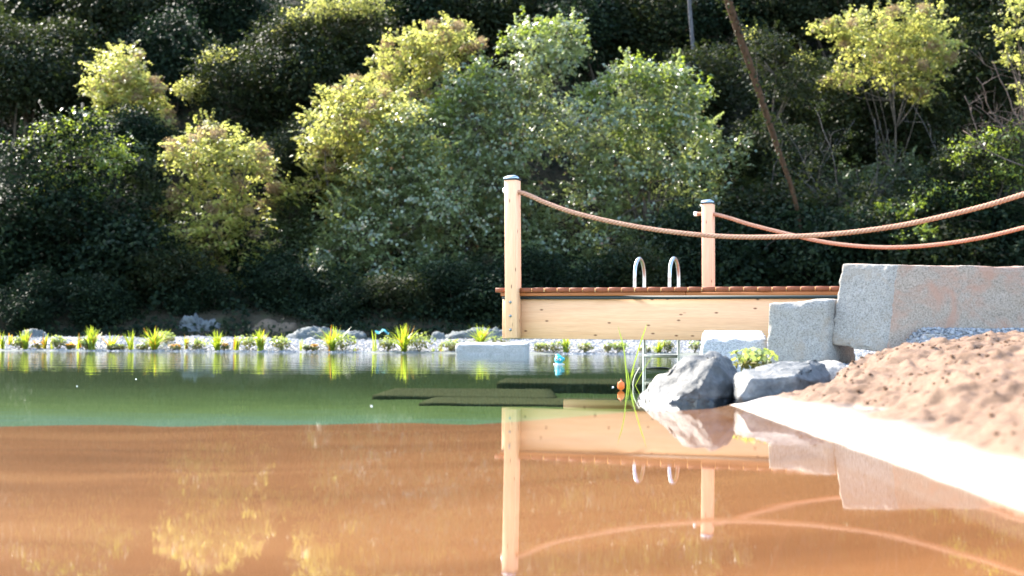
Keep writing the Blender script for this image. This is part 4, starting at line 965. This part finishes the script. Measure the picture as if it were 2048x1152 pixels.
pebbles('rubble', np.stack([x, y, bankz(x, y) + .01], 1), r.uniform(.02, .055, n) * np.where(r.random(n) < .1, 1.8, 1), GRAVEL_D, 172)
p = at(764, 664, 25.3); mb = MB(); q = np.linspace(-.12, .12, 7)
for k in range(2):
    V = np.array([(a, b + k * .04, .05 + .03 * math.sin(a * 40 + k) - abs(a) * .25 + b * .2) for a in q for b in (-.07, 0, .07)]); F = [(3 * i + j, 3 * i + 3 + j, 3 * i + 4 + j, 3 * i + 1 + j) for i in range(6) for j in range(2)]
    mb.add(V + np.array(p) - (0, 0, .03), F)
tag(mb.build('plastic_sheet', TARP), 'scrap of turquoise plastic sheet lying on the dark rubble', 'plastic sheet')

# ------------------------------------------------------------------ plants along the far shore
def blade(mb, base, h, lean, az, wd, droop, mat, segs=5, r=None):
    s = np.linspace(0, 1, segs + 1); dx = lean * s + droop * s**2.2; z = h * (s - .35 * (droop / max(h, .01)) * s**3)
    C = base + np.stack([np.cos(az) * dx, np.sin(az) * dx, z], 1); ww = wd * np.array([.7, 1, .95, .8, .5, .06][:segs + 1])[:, None]
    tw = az + np.pi / 2 + (r.uniform(-.7, .7) if r is not None else 0); sd = np.array((math.cos(tw), math.sin(tw), 0))
    V = np.vstack([C - sd * ww / 2, C + sd * ww / 2]); i = np.arange(segs); n = segs + 1
    mb.add(V, np.stack([i, i + 1, i + 1 + n, i + n], 1), mat)
def shore_base(px, back=0.0):
    p = at(px, 690, SHORE + .12 + back); p.z = float(bankz(np.array([p.x]), np.array([p.y]))[0]) - .01; return np.array(p)
def plant(kind, px, top, wpx, label, seed, back=0.0, Y=None, base=None):
    r = srnd(900 + seed); b = shore_base(px, back) if base is None else np.array(base); k = b[1] / FPX; h = max(.06, at(px, top, b[1]).z - b[2]); hw = wpx * k * .88
    mb = MB(); mats = [L_REED, L_ORNG, L_PALE, L_DULL]
    if kind in ('tuft', 'fan', 'thin', 'iris'):
        n = {'tuft': int(30 + wpx * 1.5), 'fan': 16, 'thin': 8, 'iris': 9}[kind]
        for i in range(n):
            az = r.uniform(0, 6.28); f = r.random(); hh = h * (1 - .45 * f**1.4) * r.uniform(.85, 1.03)
            lean = hw * r.uniform(.1, .9) * (.4 if i % 3 else 1); dr = hw * f * 1.3 * (1 if kind == 'tuft' else .3)
            mt = 1 if (kind == 'iris' and i % 2) or (kind != 'iris' and r.random() < .08) else 0
            blade(mb, b + np.append(r.normal(0, .018, 2), 0), hh, lean, az, {'tuft': .019, 'fan': .026, 'thin': .015, 'iris': .036}[kind] * r.uniform(.8, 1.3), dr, mt, 5, r)
    if kind in ('bush', 'dull', 'rosette', 'low'):
        n = {'bush': 190, 'dull': 160, 'rosette': 44, 'low': 90}[kind]
        ns = 9
        for i in range(ns):
            az = r.uniform(0, 6.28); e = b + np.array((math.cos(az) * hw * .6, math.sin(az) * hw * .6, h * r.uniform(.5, .85))); mb.tube([b, (b + e) / 2 + (0, 0, .02), e], [.004, .003, .002], 4, 3, cap=False)
        d = r.normal(0, 1, (n, 3)); d /= np.linalg.norm(d, axis=1)[:, None]; rad = r.random(n) ** .4
        c = b + np.array((0, 0, h * .58)) + d * rad[:, None] * np.array((hw, hw, h * .42)); lf = {'bush': .05, 'dull': .046, 'rosette': .07, 'low': .05}[kind]
        V, F = leaf_arrays(c, d * .6 + r.normal(0, .4, (n, 3)) + (0, 0, .5), r.uniform(.7, 1.4, n) * lf, .6, r); hi = d[:, 2] * rad
        sel = hi > (-.15 if kind == 'bush' else .35 if kind == 'dull' else .2)
        for msk, mt in ((sel, 1 if kind == 'rosette' else 2), (~sel, 3)):
            idx = np.nonzero(msk)[0]
            if len(idx): mb.add(V.reshape(-1, 4, 3)[idx].reshape(-1, 3), np.arange(4 * len(idx)).reshape(-1, 4), mt)
    nm = {'tuft': 'sedge_tuft', 'fan': 'reed_clump', 'thin': 'grass_sprout', 'iris': 'iris_plant', 'bush': 'marsh_plant', 'dull': 'marsh_plant', 'rosette': 'marsh_rosette', 'low': 'marsh_plant'}[kind]
    return tag(mb.build(nm, mats, closed=False), label, 'plant', 'water plants along the gravel shore')
PL = [
    ('fan', 5, 660, 26, 'lime reed clump cut by the left edge of the picture', 0), ('iris', 19, 664, 8, 'orange-tipped iris just right of the left edge reed clump', .5),
    ('tuft', 51, 655, 20, 'upright bright sedge tuft, the first tall one from the left edge', 0), ('bush', 38, 672, 18, 'pale fluffy marsh plant at the left foot of the first tall sedge', 0),
    ('rosette', 75, 681, 14, 'small orange rosette right of the first tall sedge', 0), ('iris', 90, 661, 12, 'leaning orange iris between the small rosette and the pale grass', .1),
    ('thin', 104, 668, 12, 'thin pale grass beside the leaning orange iris', 0), ('bush', 116, 669, 20, 'fan-shaped marsh plant with yellow edge right of the leaning orange iris', 0),
    ('rosette', 141, 686, 12, 'small red-orange rosette alone on the pale gravel, left of the orange-leaved iris', 0), ('iris', 158, 664, 9, 'iris with one broad orange leaf, left of the second tall sedge', .1),
    ('bush', 172, 674, 14, 'pale marsh plant touching the left side of the second tall sedge', 0), ('tuft', 183, 650, 24, 'second tall sedge tuft from the left, with arching blades', 0),
    ('fan', 222, 662, 40, 'wide open reed clump of bent blades right of the second tall sedge', .1), ('low', 222, 688, 14, 'low lime marsh plant in front of the wide open reed clump', 0),
    ('dull', 239, 688, 18, 'dull olive marsh plant right below the wide open reed clump', 0), ('fan', 262, 656, 24, 'V-shaped reed clump left of the widest sedge', 0),
    ('low', 286, 687, 18, 'broad-leaved lime clump at the left foot of the widest sedge', 0), ('tuft', 309, 648, 48, 'widest and fullest lime sedge tuft on the left shore', 0),
    ('bush', 332, 661, 24, 'fine pale plant behind the right side of the widest sedge', .7), ('rosette', 350, 687, 16, 'orange rosette with dark foot right of the widest sedge', 0),
    ('iris', 372, 667, 12, 'thin iris with an orange tip left of a pale bushy plant, below the rubble pile', 0), ('bush', 392, 676, 28, 'wide pale bushy plant below the bluish rubble pile', 0),
    ('tuft', 435, 657, 26, 'sedge tuft with drooping side blades right of the bluish rubble pile', 0), ('rosette', 448, 685, 14, 'green and orange rosette at the right foot of the drooping sedge', 0),
    ('iris', 474, 668, 12, 'pair of orange iris leaves with dark foot left of the dark-footed bush', 0), ('bush', 496, 668, 28, 'bushy marsh plant with dark foot just left of the stiff yellow sedge', 0),
    ('tuft', 521, 652, 22, 'stiff upright yellow sedge below the beige sand heap', 0), ('bush', 561, 670, 24, 'marsh plant mixed with upright blades below the right end of the sand heap', 0),
    ('thin', 565, 657, 26, 'tall thin grass blades rising out of the marsh plant below the sand heap', .05), ('thin', 603, 672, 8, 'thin sprout with an orange flower right of the sand heap', 0),
    ('low', 613, 688, 10, 'tiny green sprig beside the dark-footed rosette', 0), ('rosette', 628, 687, 14, 'dark-footed rosette midway between sand heap and arching sedge', 0),
    ('tuft', 665, 648, 48, 'tall sedge arching to the left, left of the yellow-green leafy bush', 0), ('bush', 687, 664, 32, 'yellow-green leafy bush touching the right side of the arching sedge', 0),
    ('thin', 712, 691, 10, 'tiny weed on bare gravel right of the arching sedge', 0), ('thin', 749, 655, 9, 'pair of straight yellow reed blades next to the turquoise sheet', 0),
    ('bush', 776, 671, 22, 'round leafy bush right of the two straight reed blades', 0), ('tuft', 808, 645, 48, 'large splayed sedge tuft halfway between round bush and tall bush', 0),
    ('bush', 839, 663, 38, 'tall bush with pale top touching the right side of the splayed sedge', 0), ('thin', 867, 690, 8, 'thin lime grass right of the tall pale-topped bush', 0),
    ('thin', 880, 680, 8, 'thin upright grass left of the brown-stemmed bush', 0), ('bush', 902, 677, 26, 'brown-stemmed bush at the left end of the far granite slab', 0),
    ('tuft', 962, 645, 40, 'lime sedge tuft growing behind the far granite slab', .45), ('low', 998, 671, 30, 'pale low plant behind the far granite slab under the pier end', .6),
    ('dull', 1083, 685, 22, 'yellow marsh plant with orange foot right of the far granite slab', 0), ('dull', 1108, 682, 26, 'reddish marsh plant above the teal float', 0),
    ('tuft', 1132, 668, 14, 'narrow dense sedge under the pier beam right of the teal float', 0), ('dull', 1171, 684, 20, 'dark-footed bush under the pier beam, midway to the ladder', 0),
    ('low', 1216, 684, 14, 'small yellow plant on the gravel under the pier beam', 0), ('bush', 1238, 682, 20, 'leafy bush under the pier beam just left of the ladder', 0),
    ('low', 1290, 690, 14, 'lime sprout seen between the ladder rails at left', 0), ('tuft', 1318, 678, 24, 'pale sedge seen between the ladder rails', 0),
    ('dull', 1336, 676, 18, 'dark bush seen at the right ladder rail', 0), ('low', 1390, 680, 16, 'small plant between the ladder and the low granite block', 0),
]
for i, (kd, px, top, wpx, lab, back) in enumerate(PL): plant(kd, px, top, wpx, lab, i, back)
# leafy plant behind the boulders
b = np.array(at(1500, 748, 9.0)); o = plant('bush', 1498, 694, 62, 'yellow-green leafy plant growing between the boulders and the upright block', 90, base=b); del o['group']

# reed standing in the water in front of the pier
b = np.array(at(1256, 771, 10.4)); b[2] = -.15; mb = MB(); RY = 10.4
for pts, wd in (([(1256, 790), (1252, 740), (1248, 700), (1236, 652)], .010), ([(1258, 790), (1262, 755), (1275, 705), (1294, 647)], .011), ([(1257, 790), (1262, 760), (1268, 742), (1272, 735)], .010),
                ([(1262, 790), (1272, 768), (1290, 735), (1308, 708)], .006), ([(1256, 790), (1258, 768), (1256, 748), (1254, 738)], .010)):
    C, _ = catmull([at(px, py, RY + .02 * i) for i, (px, py) in enumerate(pts)], 12); ww = np.linspace(wd, wd * .9, 12)[:, None]; ww[-1] *= .15; ww[-2] *= .6; sd = np.array((.95, .3, 0))
    V = np.vstack([C - sd * ww / 2, C + sd * ww / 2]); i = np.arange(11); mb.add(V, np.stack([i, i + 1, i + 13, i + 12], 1), 0)
tag(mb.build('water_reed', leaf_mat('pond_reed', [(0, (.06, .10, .012)), (1, (.11, .15, .02))], (.30, .40, .03), .4, .4, .3), closed=False), 'lone green reed with two long blades rising from the water before the pier', 'plant')
mb = MB(); C, _ = catmull([at(1272, 790, 10.0), at(1266, 772, 10.0), at(1270, 752, 10.0), at(1279, 735, 10.0)], 10); mb.tube(C, np.linspace(.005, .003, 10), 5)
tag(mb.build('dry_stalk', plain('dry_stalk', (.45, .40, .30), .8)), 'pale dry stalk curving out of the water at the tip of the pointed boulder', 'stalk')

# floating toys and leaf
p = atz(1118, 729, 0); f = thing('float_toy', p, 'small teal float toy with round white eyes bobbing left of the ladder', 'toy')
mb = MB(); mb.ball((0, 0, .055), (.052, .05, .05), 20, 14); mb.ball((-.015, .01, .10), (.03, .03, .018), 14, 8); mb.ball((.052, 0, .06), (.014, .026, .022), 10, 8); mb.build('body', TEAL, f, True)
for sx, zz in ((-.030, .060), (.006, .056)):
    e = MB(); e.ball((sx, -.043, zz), (.0165, .010, .0165), 14, 10); e = e.build('eye', WHITE, f, True)
    q = MB(); q.ball((sx - .003, -.052, zz), (.007, .004, .008), 10, 8); q.build('pupil', BLACK, e, True)
mb = MB(); mb.ball((0, 0, .004), (.066, .06, .010), 20, 6); mb.build('rim', WHITE, f, True)
p = atz(1242, 781, 0); f = thing('orange_float', p, 'small ribbed orange float lying in the water left of the lone reed', 'float')
for k in range(5):
    a = (k - 2) * .008; mb = MB(); mb.ball((a, 0, .032), (.008, .013, .036 - abs(k - 2) * .006), 10, 10); mb.build('rib', ORANGE, f, True)
mb = MB(); mb.tube([(0, 0, .065), (0, 0, .078)], .003, 6); mb.build('stem', plain('dark_red', (.3, .05, .02)), f)
p = atz(1316, 738.5, 0.003); mb = MB(); s = np.linspace(-1, 1, 13)
V = np.vstack([np.stack([s * .125, -.03 * (1 - s**2) ** .7, .004 + 0.010 * (1 - s**2)], 1), np.stack([s * .125, 0 * s, .012 + .012 * (1 - s**2)], 1), np.stack([s * .125, .03 * (1 - s**2) ** .7, .004 + .010 * (1 - s**2)], 1), np.stack([s * .125, 0 * s, -.01 * (1 - s ** 2)], 1)]) + np.array(p)
i = np.arange(12); mb.add(V, np.vstack([np.stack([i + a, i + 1 + a, i + 1 + b, i + b], 1) for a, b in ((0, 13), (13, 26), (26, 39), (39, 0))]))
tag(mb.build('floating_bark', plain('wet_bark', (.02, .025, .028), .3)), 'dark flat piece of bark floating between the ladder rails', 'bark')

for px, py, sz, lab in ((743, 812, .006, 'tiny pale leaf floating on the green water left of the submerged slabs'), (154, 772, .005, 'tiny white speck of fluff floating on the dark green water far left'),
                        (272, 758, .006, 'tiny pale leaf floating under the reflection of the widest sedge'), (1226, 774, .007, 'small white petal floating beside the orange float')):
    p = atz(px, py, .002); mb = MB(); mb.ball(p, (sz, sz * .8, sz * .5), 8, 6); tag(mb.build('floating_leaf', WHITE, None, True), lab, 'leaf', 'bits floating on the pond')
